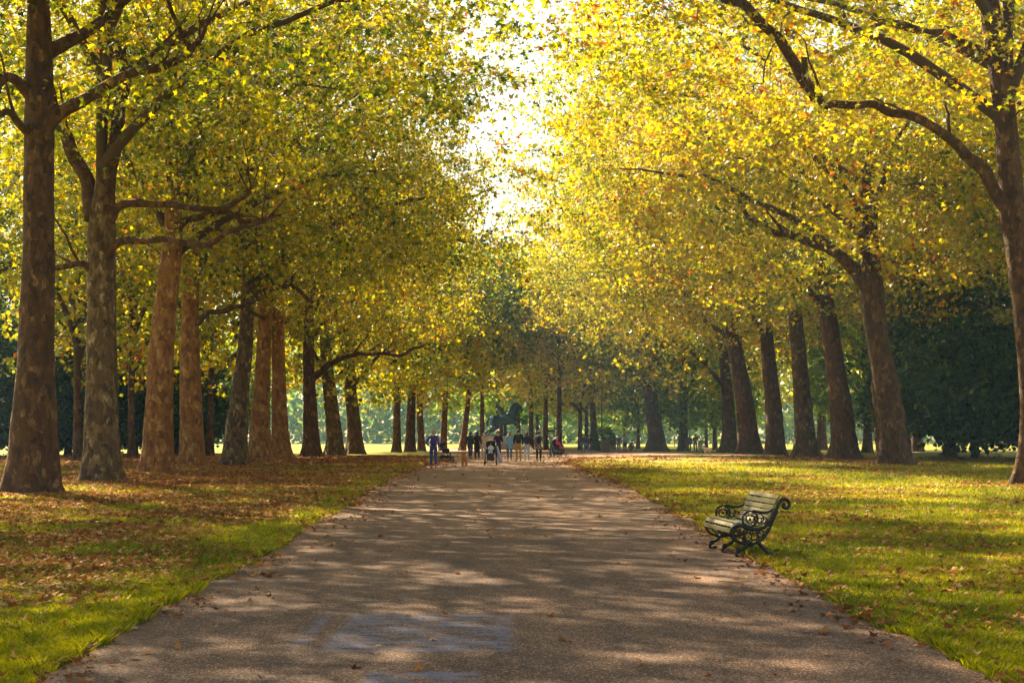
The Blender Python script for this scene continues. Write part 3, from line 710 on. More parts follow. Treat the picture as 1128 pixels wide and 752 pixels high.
# ------------------------------------------------------------------ bench
M_IRON = plain((.010, .009, .010), .55, .0, .3, 30)
m, n, l, p = newmat('worn_slat'); tc = n.new('ShaderNodeTexCoord')
mp = n.new('ShaderNodeMapping'); l.new(tc.outputs['Object'], mp.inputs[0]); mp.inputs['Scale'].default_value = (14, 1.6, 14)
w1 = noise_n(n, l, 3, 6, .7, mp.outputs[0]); w2 = noise_n(n, l, 1.1, 4, .6, tc.outputs['Object'])
c = ramp_out(n, l, w1.outputs[0], [(.3, (.05, .038, .018)), (.55, (.16, .125, .06)), (.8, (.30, .25, .15))])
c = mix_n(n, l, math_n(n, l, 'MULTIPLY', w2.outputs[0], .7), c, (.20, .19, .06))
l.new(c, p.inputs['Base Color']); p.inputs['Roughness'].default_value = .55
b = n.new('ShaderNodeBump'); b.inputs['Distance'].default_value = .004; l.new(w1.outputs[0], b.inputs['Height']); l.new(b.outputs[0], p.inputs['Normal']); M_SLAT = m

bp = U(814, 614)
bench = empty('park_bench', bp, R(7), 'ornate cast-iron bench with worn pale slats and scrolled arms beside the path', 'bench')
def cv(x, y): return ((x-465)/470, (600-y)/470)          # close-up tracing to metres
def smooth_c(pts, n=8, closed=False):
    P = [Vector(q) for q in pts]; out = []; m_ = len(P)
    for i in range(m_ if closed else m_-1):
        p0 = P[(i-1) % m_] if closed or i > 0 else P[0]; p1 = P[i]; p2 = P[(i+1) % m_]; p3 = P[(i+2) % m_] if closed or i+2 < m_ else P[-1]
        for k in range(n):
            t = k/n; out.append(.5*((2*p1)+(p2-p0)*t+(2*p0-5*p1+4*p2-p3)*t*t+(3*p1-p0-3*p2+p3)*t**3))
    if not closed: out.append(P[-1])
    return out
L_B = 1.47
rail = [cv(*q) for q in [(418,440),(412,415),(430,388),(470,380),(520,396),(580,408),(640,392),(690,345),(722,285),(745,232),(772,203),(803,206),(820,232),(810,258),(788,262),(776,244),(788,232)]]
def frame_end(y, with_arm):
    P = lambda pts: [(a, y, b_) for a, b_ in pts]
    fr = MB()
    if with_arm:
        fr.tube(smooth_c(P(rail), 6), .027, 8)
        low = [cv(*q) for q in [(420,430),(428,462),(460,488),(520,508),(580,502),(630,475),(668,425),(700,360),(735,280)]]
        fr.tube(smooth_c(P(low), 6), .020, 8)
        # filigree: rings and curls between the two members
        for cx_, cy_, r_ in [(448,430,20),(485,448,24),(528,455,26),(575,458,24),(618,440,24),(650,408,20),(676,370,16),(500,480,12),(548,486,12),(598,478,12),(466,412,12),(640,448,10),(600,425,13),(552,428,12),(508,418,12),(700,330,12)]:
            c_ = cv(cx_, cy_); r_ = r_/470
            fr.tube([(c_[0]+r_*math.cos(a), y, c_[1]+r_*math.sin(a)) for a in np.linspace(0, 2*math.pi, 12, endpoint=False)], .009, 5, closed=True)
            fr.tube([(c_[0]+r_*(1-t*.8)*math.cos(7*t+cx_), y, c_[1]+r_*(1-t*.8)*math.sin(7*t+cx_)) for t in np.linspace(0, 1, 9)], .007, 5)
        fo = fr.build('side_frame', M_IRON, bench)
        arm = MB()
        at_ = [cv(*q) for q in [(706,268),(680,285),(650,292),(615,290),(585,284),(560,280)]]
        arm.tube(smooth_c(P(at_), 5), .019, 8)
        for cx_, cy_, r_, w_ in [(543,336,54,.015),(543,336,30,.009),(608,332,30,.010),(643,345,22,.009),(590,368,16,.008),(575,304,14,.008)]:
            c_ = cv(cx_, cy_); r_ = r_/470
            arm.tube([(c_[0]+r_*math.cos(a), y, c_[1]+r_*math.sin(a)) for a in np.linspace(0, 2*math.pi, 20, endpoint=False)], w_, 6, closed=True)
        c_ = cv(543, 336)
        for k in range(6):
            a = k*math.pi/3; q = (c_[0]+.075*math.cos(a), c_[1]+.075*math.sin(a))
            arm.tube([(q[0]+.026*math.cos(t), y, q[1]+.026*math.sin(t)) for t in np.linspace(0, 2*math.pi, 8, endpoint=False)], .007, 5, closed=True)
        arm.ell((c_[0], y, c_[1]), (.02, .014, .02))
        arm.build('armrest', M_IRON, bench)
    else:
        fr.tube(smooth_c(P([cv(*q) for q in [(420,432),(430,455),(500,470),(580,470),(650,420),(700,340),(745,235)]]), 6), .018, 7)
        fr.build('middle_frame', M_IRON, bench)
    for pts in ([(545,490),(520,510),(505,530),(478,543),(452,556),(446,580),(462,594),(484,592)], [(590,490),(615,512),(640,538),(668,566),(695,584),(718,590),(733,582),(727,568)]):
        lg = MB(); q = smooth_c(P([cv(*t) for t in pts]), 5)
        lg.tube(q, list(np.linspace(.030, .020, len(q))), 8)
        e = q[-2]; lg.ell((e.x, y, .030), (.038, .028, .028))
        mid = q[len(q)//2]; lg.tube([(mid.x+.035*math.cos(t), y, mid.z+.035*math.sin(t)) for t in np.linspace(0, 2*math.pi, 10, endpoint=False)], .009, 5, closed=True)
        lg.build('leg', M_IRON, bench)
frame_end(0, True); frame_end(L_B/2, False); frame_end(L_B, True)
tie = MB(); c_ = cv(565, 515); tie.tube([(c_[0], 0, c_[1]), (c_[0], L_B, c_[1])], .011, 6)
tie.build('tie_rod', M_IRON, bench)
seatc = [cv(*q) for q in [(414,436),(412,412),(430,380),(470,368),(520,380),(575,392),(625,384)]]
backc = [cv(*q) for q in [(640,376),(672,345),(700,300),(722,250),(742,205),(764,178)]]
def slats(curve, n_, w, th, name, off):
    pts = smooth_c([(a, 0, b_) for a, b_ in curve], 8); ds = [0]
    for i in range(1, len(pts)): ds.append(ds[-1]+(pts[i]-pts[i-1]).length)
    for k in range(n_):
        s_ = ds[-1]*(k+.5)/n_; x_ = np.interp(s_, ds, [q.x for q in pts]); z_ = np.interp(s_, ds, [q.z for q in pts])
        x2 = np.interp(s_+.01, ds, [q.x for q in pts]); z2 = np.interp(s_+.01, ds, [q.z for q in pts]); x1 = np.interp(s_-.01, ds, [q.x for q in pts]); z1 = np.interp(s_-.01, ds, [q.z for q in pts])
        a = math.atan2(z2-z1, x2-x1)
        b_ = MB().box((0, 0, 0), (w, L_B-.03, th)); o = b_.build(name, M_SLAT, bench, smooth=False, bevel=.005)
        nx_, nz_ = -math.sin(a), math.cos(a)
        if nx_ > 0 and name == 'back_slat': nx_, nz_ = -nx_, -nz_
        o.location = (x_+nx_*off, L_B/2, z_+nz_*off); o.rotation_euler = (0, -a, 0)
slats(seatc, 7, .062, .024, 'seat_slat', .012)
slats(backc, 6, .066, .022, 'back_slat', .012)
pap = MB().box((0, 0, 0), (.20, .26, .010)).box((.01, .02, .012), (.17, .22, .008), Matrix.Rotation(.2, 3, 'Z'))
po = pap.build('folded_paper', plain((.55, .58, .68), .6, 0, .15), smooth=False, bevel=.002)
po.location = bench.matrix_basis @ Vector((.20, .75, .475)) ; po.rotation_euler = (0, .12, R(30)); tag(po, 'pale folded paper lying on the seat of the iron bench', 'paper')

# ------------------------------------------------------------------ people
SKIN = plain((.50, .30, .21), .6, 0, .08)
def person(px, py, h, rz, top, legs, hair, label, walk=.0, pack=None, coat=0, hairlen=0, arms='down', pose=None, d=None, child=False, bag=None, name='person', group=None, loc=None, face=False, shoes=(.03, .03, .03), skinm=None):
    base = U(px, py) if d is None else Vector(((px-CX)/F*d, d, gz(d)))
    if loc is not None: base = loc
    root = empty(name, base, R(rz), label, 'child' if child else 'person', group)
    k = h/1.72; root.scale = (k, k, k)
    J = dict(pel=(0,0,.93), bel=(0,0,1.08), che=(0,0,1.27), nb=(0,0,1.42), nk=(0,.015,1.50), hd=(0,.03,1.585), top=(0,.01,1.655), nose=(0,.125,1.575),
             shL=(-.17,0,1.385), shR=(.17,0,1.385), elL=(-.235,-.03,1.12), elR=(.235,-.03,1.12), wrL=(-.24,.07,.89), wrR=(.24,.07,.89),
             hiL=(-.09,0,.88), hiR=(.09,0,.88), knL=(-.10,.03+walk*.5,.49), knR=(.10,.03-walk*.3,.49), anL=(-.10,walk,.085), anR=(.10,-walk,.085+abs(walk)*.2))
    if arms == 'push': J.update(elL=(-.24,.08,1.13), elR=(.24,.08,1.13), wrL=(-.2,.34,1.05), wrR=(.2,.34,1.05))
    if arms == 'phone': J.update(elR=(.25,.10,1.16), wrR=(.12,.26,1.30))
    if arms == 'swing': J.update(wrL=(-.25,.17,.93), wrR=(.25,-.07,.90))
    if arms == 'hip': J.update(elL=(-.34,-.05,1.15), wrL=(-.17,.06,.98))
    if pose: J.update(pose)
    J = {a: Vector(b_) for a, b_ in J.items()}
    for s_ in 'LR':
        J['to'+s_] = J.get('to'+s_, J['an'+s_]+Vector((0.01, .15, -.055)))
        dv = (J['wr'+s_]-J['el'+s_]).normalized(); J['pa'+s_] = J['wr'+s_]+dv*.075
    V = []; E = []; Rr = []; ix = {}
    def a_(n_, r): ix[n_] = len(V); V.append(J[n_]); Rr.append(r)
    for n_, r in [('pel', (.14,.11)), ('bel', (.125,.10)), ('che', (.145,.11)), ('nb', (.075,.065)), ('nk', .052), ('hd', (.078,.092)), ('top', (.062,.075)), ('nose', .013),
                  ('shL', .055), ('shR', .055), ('elL', .042), ('elR', .042), ('wrL', .027), ('wrR', .027), ('paL', (.036,.018)), ('paR', (.036,.018)),
                  ('hiL', .088), ('hiR', .088), ('knL', .058), ('knR', .058), ('anL', .04), ('anR', .04), ('toL', .036), ('toR', .036)]: a_(n_, r)
    def e_(*ns):
        for p_, q_ in zip(ns, ns[1:]): E.append((ix[p_], ix[q_]))
    e_('pel', 'bel', 'che', 'nb', 'nk', 'hd', 'top'); e_('hd', 'nose')
    for s_ in 'LR':
        e_('nb', 'sh'+s_, 'el'+s_, 'wr'+s_, 'pa'+s_); e_('pel', 'hi'+s_, 'kn'+s_, 'an'+s_, 'to'+s_)
        dv = (J['wr'+s_]-J['el'+s_]).normalized(); sd_ = dv.cross(Vector((0, 1, 0)))
        sd_ = sd_.normalized() if sd_.length > .1 else Vector((1, 0, 0)); out = 1 if s_ == 'L' else -1
        for q, ln in enumerate((.060, .072, .078, .070)):
            t0 = J['pa'+s_]+sd_*(.030-.020*q)+dv*.03; t1 = t0+dv*ln*.55; t2 = t1+(dv+Vector((0, .35, 0))).normalized()*ln*.45
            i0 = len(V); V += [t0, t1, t2]; Rr += [.0085, .0080, .0065]; E += [(ix['pa'+s_], i0), (i0, i0+1), (i0+1, i0+2)]
        t0 = J['wr'+s_]+dv*.03+Vector((0, .03, 0)); t1 = t0+dv*.04+Vector((0, .018, 0)); i0 = len(V)
        V += [t0, t1]; Rr += [.0105, .009]; E += [(ix['wr'+s_], i0), (i0, i0+1)]
    skin('body', V, E, Rr, skinm or SKIN, root, 1)
    # clothes: skins a little larger than the body
    hem = .62 if coat else .90
    Vt = [J['pel']+Vector((0,0,-.05)), J['bel'], J['che'], J['nb']]; Rt = [(.172,.138), (.158,.13), (.178,.142), (.085,.078)]; Et = [(0,1),(1,2),(2,3)]
    for s_ in 'LR':
        i0 = len(Vt); Vt += [J['sh'+s_], J['el'+s_], J['wr'+s_].lerp(J['el'+s_], .12)]; Rt += [.078, .062, .046]; Et += [(2 if False else 3, i0), (i0, i0+1), (i0+1, i0+2)]
    if coat:
        i0 = len(Vt); Vt.append(J['pel']+Vector((0, 0, -.05-coat))); Rt.append((.20, .17)); Et.append((0, i0))
    skin('jacket', Vt, Et, Rt, plain(top), root, 2)
    Vt = [J['pel']+Vector((0,0,.02)), J['pel'].lerp(J['bel'], .8)]; Rt = [(.165,.135), (.148,.12)]; Et = [(0, 1)]
    for s_ in 'LR':
        i0 = len(Vt); Vt += [J['hi'+s_], J['kn'+s_], J['an'+s_]+Vector((0,0,.03))]; Rt += [.102, .075, .058]; Et += [(0, i0), (i0, i0+1), (i0+1, i0+2)]
    skin('trousers', Vt, Et, Rt, plain(legs), root, 2)
    for s_ in 'LR':
        f = J['to'+s_]-J['an'+s_]
        skin('shoe', [J['an'+s_]+Vector((0,-.03,-.035)), J['an'+s_]+f*.6+Vector((0,0,-.01)), J['to'+s_]], [(0,1),(1,2)], [.048, .046, .038], plain(shoes), root, 1)
    hm = MB(); hc = J['hd']; hm.ell(hc+Vector((0, -.022, .035)), (.094, .105, .105), nu=14, nv=10)
    if hairlen: hm2 = hm.tube([hc+Vector((0,-.05,.03)), hc+Vector((0,-.08,-.08)), hc+Vector((0,-.085,-.08-hairlen))], [.08, .085, .05], 10)
    hm.build('hair', plain(hair, .7), root)
    if face:
        for sx_ in (-1, 1): MB().ell(hc+Vector((sx_*.032, .088, .012)), (.010, .007, .008)).build('eye', plain((.02,.015,.01), .3), root)
        MB().ell(hc+Vector((0, .092, -.045)), (.024, .006, .006)).build('mouth', plain((.35,.12,.10), .6), root)
    if pack:
        b_ = MB(); b_.ell(J['che']+Vector((0, -.20, -.06)), (.155, .10, .23), nu=14, nv=10)
        o = b_.build('backpack', plain(pack), root)
        st = MB()
        for sx_ in (-1, 1): st.tube([J['che']+Vector((sx_*.11, -.15, .10)), J['che']+Vector((sx_*.12, -.05, .17)), J['che']+Vector((sx_*.12, .12, .12)), J['che']+Vector((sx_*.11, .15, -.08)), J['che']+Vector((sx_*.15, 0, -.2))], .016, 6)
        st.build('strap', plain(pack), o)
    if bag:
        w = J['wr'+bag[0]]; c_ = root.matrix_basis @ (w+Vector((.03 if bag[0] == 'R' else -.03, 0, -.30)))
        b_ = MB().box((0,0,0), (.24*k, .10*k, .26*k)); bo = b_.build('shopping_bag', plain(bag[1]), smooth=False, bevel=.02)
        bo.location = c_; bo.rotation_euler = (0, 0, R(rz)); tag(bo, bag[2], 'bag')
        h_ = MB().tube([(-.07*k, 0, .12*k), (-.05*k, 0, .21*k), (.05*k, 0, .21*k), (.07*k, 0, .12*k)], .008, 6); h_.build('handle', plain(bag[1]), bo)
    return root
NAVY = (.020, .025, .06); BLK = (.012, .012, .015); JEAN = (.05, .09, .22)
person(477.5, 515.5, 1.80, 5, (.09, .08, .42), (.035, .05, .17), (.42, .26, .12), 'man in blue-violet top and dark jeans with a dark pack at the left path edge', .12, pack=(.05, .03, .16), arms='hip')
person(518, 505, 1.72, -20, NAVY, (.04, .06, .16), (.04, .03, .02), 'person in navy walking leftmost of the crowd behind the tan dog', .12, coat=.2, hairlen=.1)
person(525.5, 506.5, 1.72, 5, BLK, BLK, (.03, .02, .015), 'woman in a long black coat right of the person in navy', .08, coat=.45, hairlen=.12, arms='swing')
person(533, 505, 1.62, 175, (.55, .38, .28), (.45, .42, .42), (.60, .42, .18), 'fair-haired person in a beige top between the black coat and the pushchair', .06, hairlen=.12, face=True)
person(548.8, 507, 1.76, 178, (.02, .02, .045), (.03, .02, .05), (.10, .05, .03), 'person in a dark navy jacket standing behind the pushchair with a baby', .10, arms='push', hairlen=.06, face=True)
person(561.3, 507, 1.72, 0, (.16, .36, .62), (.08, .12, .26), (.22, .13, .07), 'person in a light blue coat and jeans left of the man in khaki trousers', .07, coat=.18, arms='down', hairlen=.08)
person(571.2, 508, 1.84, 0, BLK, (.36, .24, .10), (.05, .03, .02), 'man with a black backpack and khaki trousers in the middle of the path', .05, pack=(.02, .02, .028))
person(580.2, 507, 1.70, 0, (.02, .02, .05), (.32, .42, .65), (.05, .03, .02), 'woman in a navy top and pale blue jeans carrying a white bag', .05, hairlen=.08, bag=('R', (.8, .78, .72), 'white shopping bag held by the woman in pale blue jeans'))
person(593.5, 508, 1.74, -4, (.16, .17, .17), BLK, (.05, .03, .02), 'person in a grey coat and black trousers rightmost of the path group', .06, coat=.22, pack=(.02, .02, .05))
person(608, 502, 1.55, 60, (.04, .42, .16), JEAN, (.65, .55, .40), 'person in a green top right of the path group', .14, hairlen=.05, d=95)
person(612.6, 502, 1.6, 40, (.16, .45, .75), JEAN, (.20, .14, .10), 'person in a bright blue top beside the green one', .10, d=97, arms='swing')
person(642.5, 499, 1.62, 0, (.02, .03, .09), (.06, .12, .30), (.03, .02, .02), 'left one of the strolling pair in dark navy and jeans on the side path', .10, d=118)
person(649.7, 499, 1.55, 0, (.02, .03, .08), (.06, .10, .25), (.03, .02, .02), 'right one of the strolling pair in dark navy and jeans, slightly shorter', .08, d=119)
person(677, 496, 1.55, 30, (.30, .04, .04), (.20, .06, .05), (.04, .03, .02), 'person in dark red standing right of the litter bin', .05, d=135)
person(681.6, 499, 1.58, -15, (.03, .07, .20), (.03, .08, .22), (.05, .03, .02), 'person all in blue on the grass left of the lone broad plane', .09, d=118)
person(688.6, 496, 1.55, 20, (.22, .42, .60), (.05, .06, .10), (.20, .14, .10), 'person in a pale blue top beside the crouching one', .05, d=132)
crouch = dict(pel=(0,-.10,.42), bel=(0,-.02,.56), che=(0,.10,.72), nb=(0,.18,.86), nk=(0,.21,.93), hd=(0,.25,1.01), top=(0,.24,1.08), nose=(0,.35,1.0), shL=(-.17,.17,.83), shR=(.17,.17,.83),
  elL=(-.26,.22,.58), elR=(.26,.22,.58), wrL=(-.15,.44,.50), wrR=(.15,.44,.50), hiL=(-.10,-.08,.38), hiR=(.10,-.08,.38), knL=(-.16,.30,.50), knR=(.16,.30,.46), anL=(-.12,.05,.085), anR=(.12,.0,.085))
person(694, 496, 1.72, -70, (.05, .08, .14), (.05, .06, .10), (.05, .03, .02), 'crouching person in dark clothes left of the lone broad plane', pose=crouch, d=130)
person(759.5, 495, 1.6, 10, (.04, .14, .35), (.05, .10, .25), (.05, .03, .02), 'person in blue in front of the stout dark trunk', .06, d=130)
person(766, 495, 1.65, -10, (.20, .06, .45), (.10, .05, .25), (.10, .06, .04), 'person in purple right of the stout dark trunk', .06, d=129, arms='push')

# ------------------------------------------------------------------ pushchairs
def pushchair(loc, rz, fabric, label, sc=1.0, canopy_up=True):
    t = empty('pushchair', loc, R(rz), label, 'pushchair', 'pushchairs on the path'); t.scale = (sc,)*3
    fr = MB()
    for s_ in (-1, 1):
        fr.tube([(s_*.24, .38, .16), (s_*.23, .05, .50), (s_*.22, -.30, .85), (s_*.21, -.48, 1.02)], .014, 7)
        fr.tube([(s_*.24, -.34, .13), (s_*.23, -.05, .48), (s_*.23, .06, .58)], .012, 7)
        fr.tube([(s_*.24, .38, .16), (s_*.24, .0, .22), (s_*.24, -.34, .14)], .010, 7)
    fr.tube([(-.24, .38, .16), (.24, .38, .16)], .010, 7).tube([(-.24, -.34, .14), (.24, -.34, .14)], .010, 7)
    fr.build('frame', plain((.05, .05, .055), .35, .6), t)
    MB().tube([(-.21, -.48, 1.02), (-.12, -.52, 1.05), (.12, -.52, 1.05), (.21, -.48, 1.02)], .019, 8).build('handlebar', plain(BLK), t)
    se = MB().box((0, .10, .50), (.36, .34, .06)).box((0, -.14, .70), (.36, .06, .46), Matrix.Rotation(R(25), 3, 'X')).box((0, .30, .36), (.32, .05, .26), Matrix.Rotation(R(-15), 3, 'X')).box((0, .44, .24), (.28, .14, .03))
    for s_ in (-1, 1): se.box((s_*.19, .05, .60), (.03, .36, .20))
    se.build('seat', plain(fabric), t, smooth=False, bevel=.02)
    if canopy_up:
        cp = MB(); vs = []; fs = []
        for j in range(9):
            a = R(-15+j*16)
            for i in range(9):
                b_ = math.pi*i/8; r_ = .36
                vs.append((-.22*math.cos(b_), -.12+math.cos(a)*-.30*math.sin(b_)**.5+.08, .84+math.sin(a)*.24*math.sin(b_)**.5))
        for j in range(8):
            for i in range(8): fs.append((j*9+i, j*9+i+1, (j+1)*9+i+1, (j+1)*9+i))
        cp.add(vs, fs); co = cp.build('canopy', plain(fabric), t)
        so_ = co.modifiers.new('t', 'SOLIDIFY'); so_.thickness = .012
    MB().box((0, .0, .26), (.34, .42, .14)).build('basket', plain(BLK), t, smooth=False, bevel=.03)
    for s_ in (-1, 1):
        for yy_, r_ in ((.38, .10), (-.34, .13)):
            ty = MB().tube([(s_*.26, yy_+r_*math.cos(a), .005+r_+.012+r_*math.sin(a)) for a in np.linspace(0, 2*math.pi, 18, endpoint=False)], .018, 6, closed=True).build('wheel', plain(BLK, .6), t)
            h_ = MB().ell((s_*.26, yy_, r_+.017), (.02, .03, .03))
            for q in range(5):
                a = q*2*math.pi/5; h_.tube([(s_*.26, yy_, r_+.017), (s_*.26, yy_+r_*math.cos(a), r_+.017+r_*math.sin(a))], .007, 5)
            h_.build('hub', plain((.3, .3, .32), .4, .5), ty)
    return t
q = U(540.5, 512); pushchair(q, 178, (.03, .04, .055), 'black pushchair facing the viewer with a baby in white in it', 1.15)
sit = dict(pel=(0,-.02,.30), bel=(0,-.05,.46), che=(0,-.09,.66), nb=(0,-.12,.82), nk=(0,-.12,.88), hd=(0,-.10,.98), top=(0,-.11,1.06), nose=(0,.0,.97), shL=(-.16,-.12,.78), shR=(.16,-.12,.78),
  elL=(-.24,.0,.56), elR=(.24,.0,.56), wrL=(-.12,.20,.50), wrR=(.12,.20,.50), hiL=(-.10,.02,.28), hiR=(.10,.02,.28), knL=(-.13,.42,.34), knR=(.13,.42,.34), anL=(-.12,.46,-.02), anR=(.12,.46,-.02))
person(0, 0, .95, 178, (.70, .70, .78), (.6, .6, .7), (.25, .15, .08), 'baby in white sitting in the black pushchair that faces the viewer', pose=sit, loc=q+Vector((0, -.03, .50)), child=True, face=True)
tw = MB(); tw.tube([(0,0,.95), (.06,-.1,.7), (.13,-.2,.42), (.19,-.26,.12)], [.03,.07,.09,.12], 10); two = tw.build('blanket', plain((.42, .38, .68)))
two.location = q+Vector((.32, .05, .0)); tag(two, 'pale violet blanket hanging from the side of the black pushchair', 'blanket')
q = U(490, 508); pushchair(q+Vector((0, 0, 0)), -80, (.012, .012, .018), 'empty black pushchair on the left path edge beside the man in blue-violet', 1.05)
q = Vector(((614.5-CX)/F*92, 92, gz(92))); pushchair(q, -130, (.03, .03, .04), 'dark pushchair carrying a child in magenta right of the path group', 1.25)
person(0, 0, 1.25, -130, (.75, .03, .22), (.70, .05, .20), (.60, .45, .25), 'child in magenta sitting in the dark pushchair right of the path group', pose=sit, loc=q+Vector((0, 0, .50)), child=True)
q = Vector(((771.5-CX)/F*127, 127, gz(127))); pushchair(q, 170, (.50, .52, .60), 'pale pushchair in front of the person in purple', 1.0)

# ------------------------------------------------------------------ dogs
def dog(loc, rz, h, mat_c, label, fluffy=1.0):
    t = empty('dog', loc, R(rz), label, 'dog'); t.scale = (h/.62,)*3
    V = [(0,-.24,.42), (0,-.05,.40), (0,.16,.42), (0,.25,.58), (0,.28,.74), (0,.38,.73), (0,.45,.71), (0,-.34,.50), (0,-.40,.62)]
    Rr = [(.10,.11), (.115,.12), (.12,.14), .09, .085, .055, .035, .035, .045]
    E = [(0,1),(1,2),(2,3),(3,4),(4,5),(5,6),(0,7),(7,8)]
    for s_ in (-1, 1):
        i = len(V); V += [(s_*.08,-.24,.34), (s_*.085,-.17,.24), (s_*.085,-.27,.14), (s_*.085,-.25,.03), (s_*.085,-.19,.02)]; Rr += [.075, .05, .032, .034, .03]
        E += [(0, i), (i, i+1), (i+1, i+2), (i+2, i+3), (i+3, i+4)]
        i = len(V); V += [(s_*.085,.17,.32), (s_*.085,.15,.20), (s_*.085,.17,.10), (s_*.085,.17,.03), (s_*.085,.22,.02)]; Rr += [.06, .042, .034, .034, .03]
        E += [(2, i), (i, i+1), (i+1, i+2), (i+2, i+3), (i+3, i+4)]
    Rr = [tuple(x*fluffy for x in (r if hasattr(r, '__len__') else (r, r))) for r in Rr]
    b_ = skin('body', V, E, Rr, plain(mat_c, .9, 0, .35, 30), t, 2, root=1)
    for v in b_.data.vertices:
        k = mnoise.noise(v.co*22)*.022*fluffy; v.co += v.normal*k
    for s_ in (-1, 1): MB().ell((s_*.085, .27, .72), (.028, .04, .075), Matrix.Rotation(s_*.3, 3, 'Y')).build('ear', plain(tuple(x*.7 for x in mat_c), .9), t)
    MB().ell((0, .485, .715), (.02, .015, .016)).build('nose', plain(BLK, .4), t)
dog(U(511.5, 513.5), 176, .60, (.40, .19, .06), 'curly tan dog trotting toward the viewer on the path', 1.12)
dog(Vector(((779-CX)/F*108, 108, gz(108))), 75, .58, (.66, .58, .48), 'pale dog on the grass at the foot of the crossing trunks', 1.1)

# ------------------------------------------------------------------ statue
dS = 150.0; kS = F/dS; y0 = HY+(CAMZ-gz(dS))*kS
st = empty('equestrian_statue', ((556-CX)/F*dS, dS, gz(dS)), 0, 'green-bronze rider on a rearing horse on a pale stone pedestal', 'statue')
M_BRONZE = plain((.022, .075, .165), .6, .0, .35, 3); M_STONE = plain((.40, .36, .37), .8, 0, .15, 3)
def S(px, py, dy=0): return ((px-556)/kS, dy, (y0-py)/kS)
V = [S(541,461.5), S(548,463), S(556,463), S(563,459), S(567,453), S(569,447.5), S(572.5,447), S(574.5,451), S(575,454.5), S(538.5,461), S(536.3,465), S(537.5,470)]
Rr = [(.50,.52), (.48,.50), (.50,.55), (.46,.52), (.34,.45), (.22,.30), (.20,.24), (.13,.15), (.11,.12), .14, .16, .09]
E = [(0,1),(1,2),(2,3),(3,4),(4,5),(5,6),(6,7),(7,8),(0,9),(9,10),(10,11)]
for dy, dxl in ((-.28, 0), (.28, 3)):
    i = len(V); V += [S(543+dxl*.5,466,dy), S(546+dxl,471,dy), S(538+dxl,474.5,dy), S(533.5+dxl,479.5,dy), S(535+dxl,481,dy)]; Rr += [.34, .20, .12, .11, .14]; E += [(0,i),(i,i+1),(i+1,i+2),(i+2,i+3),(i+3,i+4)]
i = len(V); V += [S(567,462,-.26), S(575,461.5,-.26), S(577.5,464,-.26), S(574.5,468,-.26)]; Rr += [.22, .14, .11, .13]; E += [(3,i),(i,i+1),(i+1,i+2),(i+2,i+3)]
i = len(V); V += [S(566,465,.26), S(569.5,469,.26), S(570.5,474,.26), S(569.5,478,.26)]; Rr += [.22, .14, .10, .13]; E += [(3,i),(i,i+1),(i+1,i+2),(i+2,i+3)]
skin('horse', V, E, Rr, M_BRONZE, st, 2, root=1)
mn = MB()
mn.tube([S(561,455), S(563.5,449), S(567,444.5), S(571,444)], [.12, .22, .22, .08], 8); mn.build('mane', M_BRONZE, st)
V = [S(557.5,458), S(554,454.5), S(551,451.5), S(549,449), S(547.6,446.5), S(547.2,444.8)]
Rr = [(.26,.24), .22, .26, .10, .16, .13]; E = [(0,1),(1,2),(2,3),(3,4),(4,5)]
for dy in (-.24, .24):
    i = len(V); V += [S(550.5,450.5,dy), S(546,448.5 if dy < 0 else 452,dy*1.4), S(547.6,443.8 if dy < 0 else 456,dy*1.1), S(549.5 if dy < 0 else 551, 443.5 if dy < 0 else 458,dy)]; Rr += [.12,.09,.07,.07]; E += [(2,i),(i,i+1),(i+1,i+2),(i+2,i+3)]
    i = len(V); V += [S(559,459,dy*1.6), S(564.5,461,dy*2.3), S(566.5,467,dy*2.3), S(568.5,468.5,dy*2.3)]; Rr += [.20,.14,.10,.09]; E += [(0,i),(i,i+1),(i+1,i+2),(i+2,i+3)]
skin('rider', V, E, Rr, M_BRONZE, st, 2)
zt = (y0-480.5)/kS
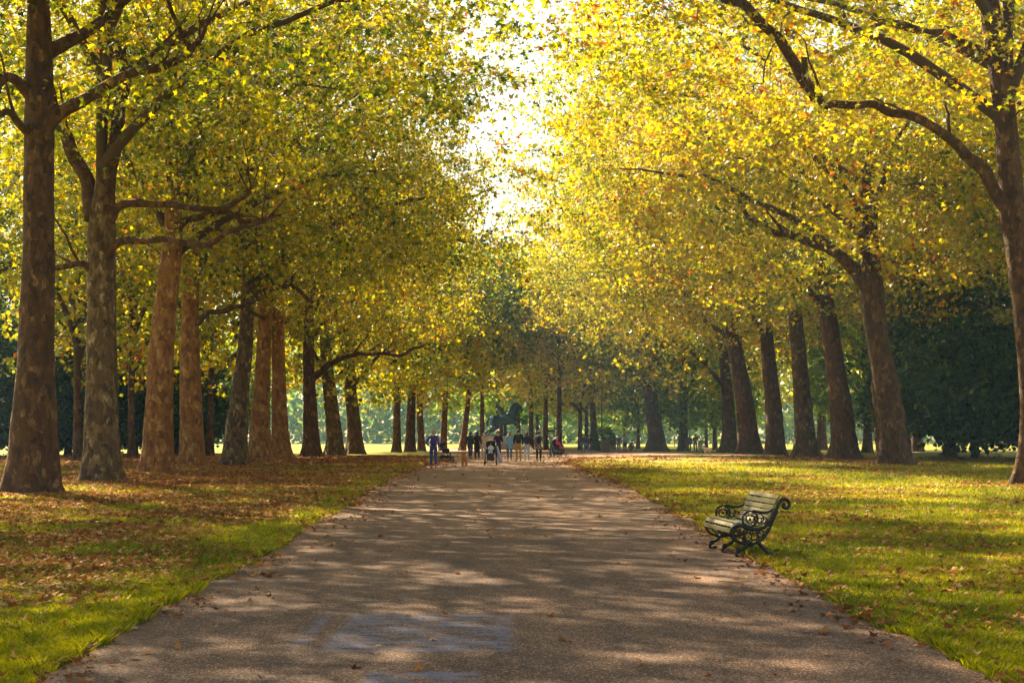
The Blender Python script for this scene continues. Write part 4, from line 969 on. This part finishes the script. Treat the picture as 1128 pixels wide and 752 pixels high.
pd = MB().box((0, 0, zt/2), (3.3, 1.7, zt-.16)).box((0, 0, zt-.04), (3.7, 2.0, .17)).box((0, 0, .16), (4.2, 2.5, .30)).box((0, 0, .04), (5.0, 3.3, .12))
pd.build('pedestal', M_STONE, st, smooth=False, bevel=.02)
bb = MB().box((0, 0, zt+.08), (3.5, 1.5, .12)).tube([S(534,480.5,-.28), S(537.5,483.4,-.28)], .13, 8).tube([S(556,464.5), S(557,484)], [.14, .22], 8)
bb.build('plinth', M_BRONZE, st, bevel=0)

# ------------------------------------------------------------------ bin, bush, post, fence
q = Vector(((667-CX)/F*122, 122, gz(122)))
bn = empty('litter_bin', q, 0, 'round brown-grey litter bin on the grass by the side path', 'litter bin')
mb = MB(); mb.tube([(0,0,.02),(0,0,.95)], .36, 20)
for k in range(20):
    a = k*math.pi/10; mb.box((.38*math.cos(a), .38*math.sin(a), .5), (.03, .09, .9), Matrix.Rotation(a, 3, 'Z'))
mb.build('barrel', plain((.12, .09, .08), .7), bn, smooth=False)
MB().tube([(0,0,.96),(0,0,1.02),(0,0,1.08)], [.42,.42,.30], 20).build('lid', plain((.06,.05,.05), .5), bn)
bgtree(663, 128, .12, 0, 'k', 0, .16, 'small dark bush right behind the litter bin', name='small_bush', group='dark evergreens behind the rows', zscale=.17)
q = Vector(((610.5-CX)/F*100, 100, gz(100)))
sg = empty('finger_post', q, 0, 'dark signpost with arms behind the green-topped person', 'signpost')
MB().tube([(0,0,0),(0,0,2.1)], [.05,.045], 10).ell((0,0,2.13), (.06,.06,.07)).build('post', plain((.03,.04,.03)), sg)
for dx, z_ in ((.28, 1.95), (-.25, 1.8)): MB().box((dx, 0, z_), (.5, .03, .13)).build('sign_arm', plain((.03,.04,.03)), sg, smooth=False, bevel=.006)
fn = empty('rail_fence', (0, 196, gz(196)), 0, 'low pale post-and-rail fence across the far right lawn', 'fence')
for x_ in np.arange(12, 75, 2.6): MB().box((x_, 0, .5), (.1, .1, 1.0)).build('post', plain((.30,.28,.25)), fn, smooth=False)
for z_ in (.45, .85): MB().box((43, 0, z_), (64, .05, .09)).build('rail', plain((.30,.28,.25)), fn, smooth=False)
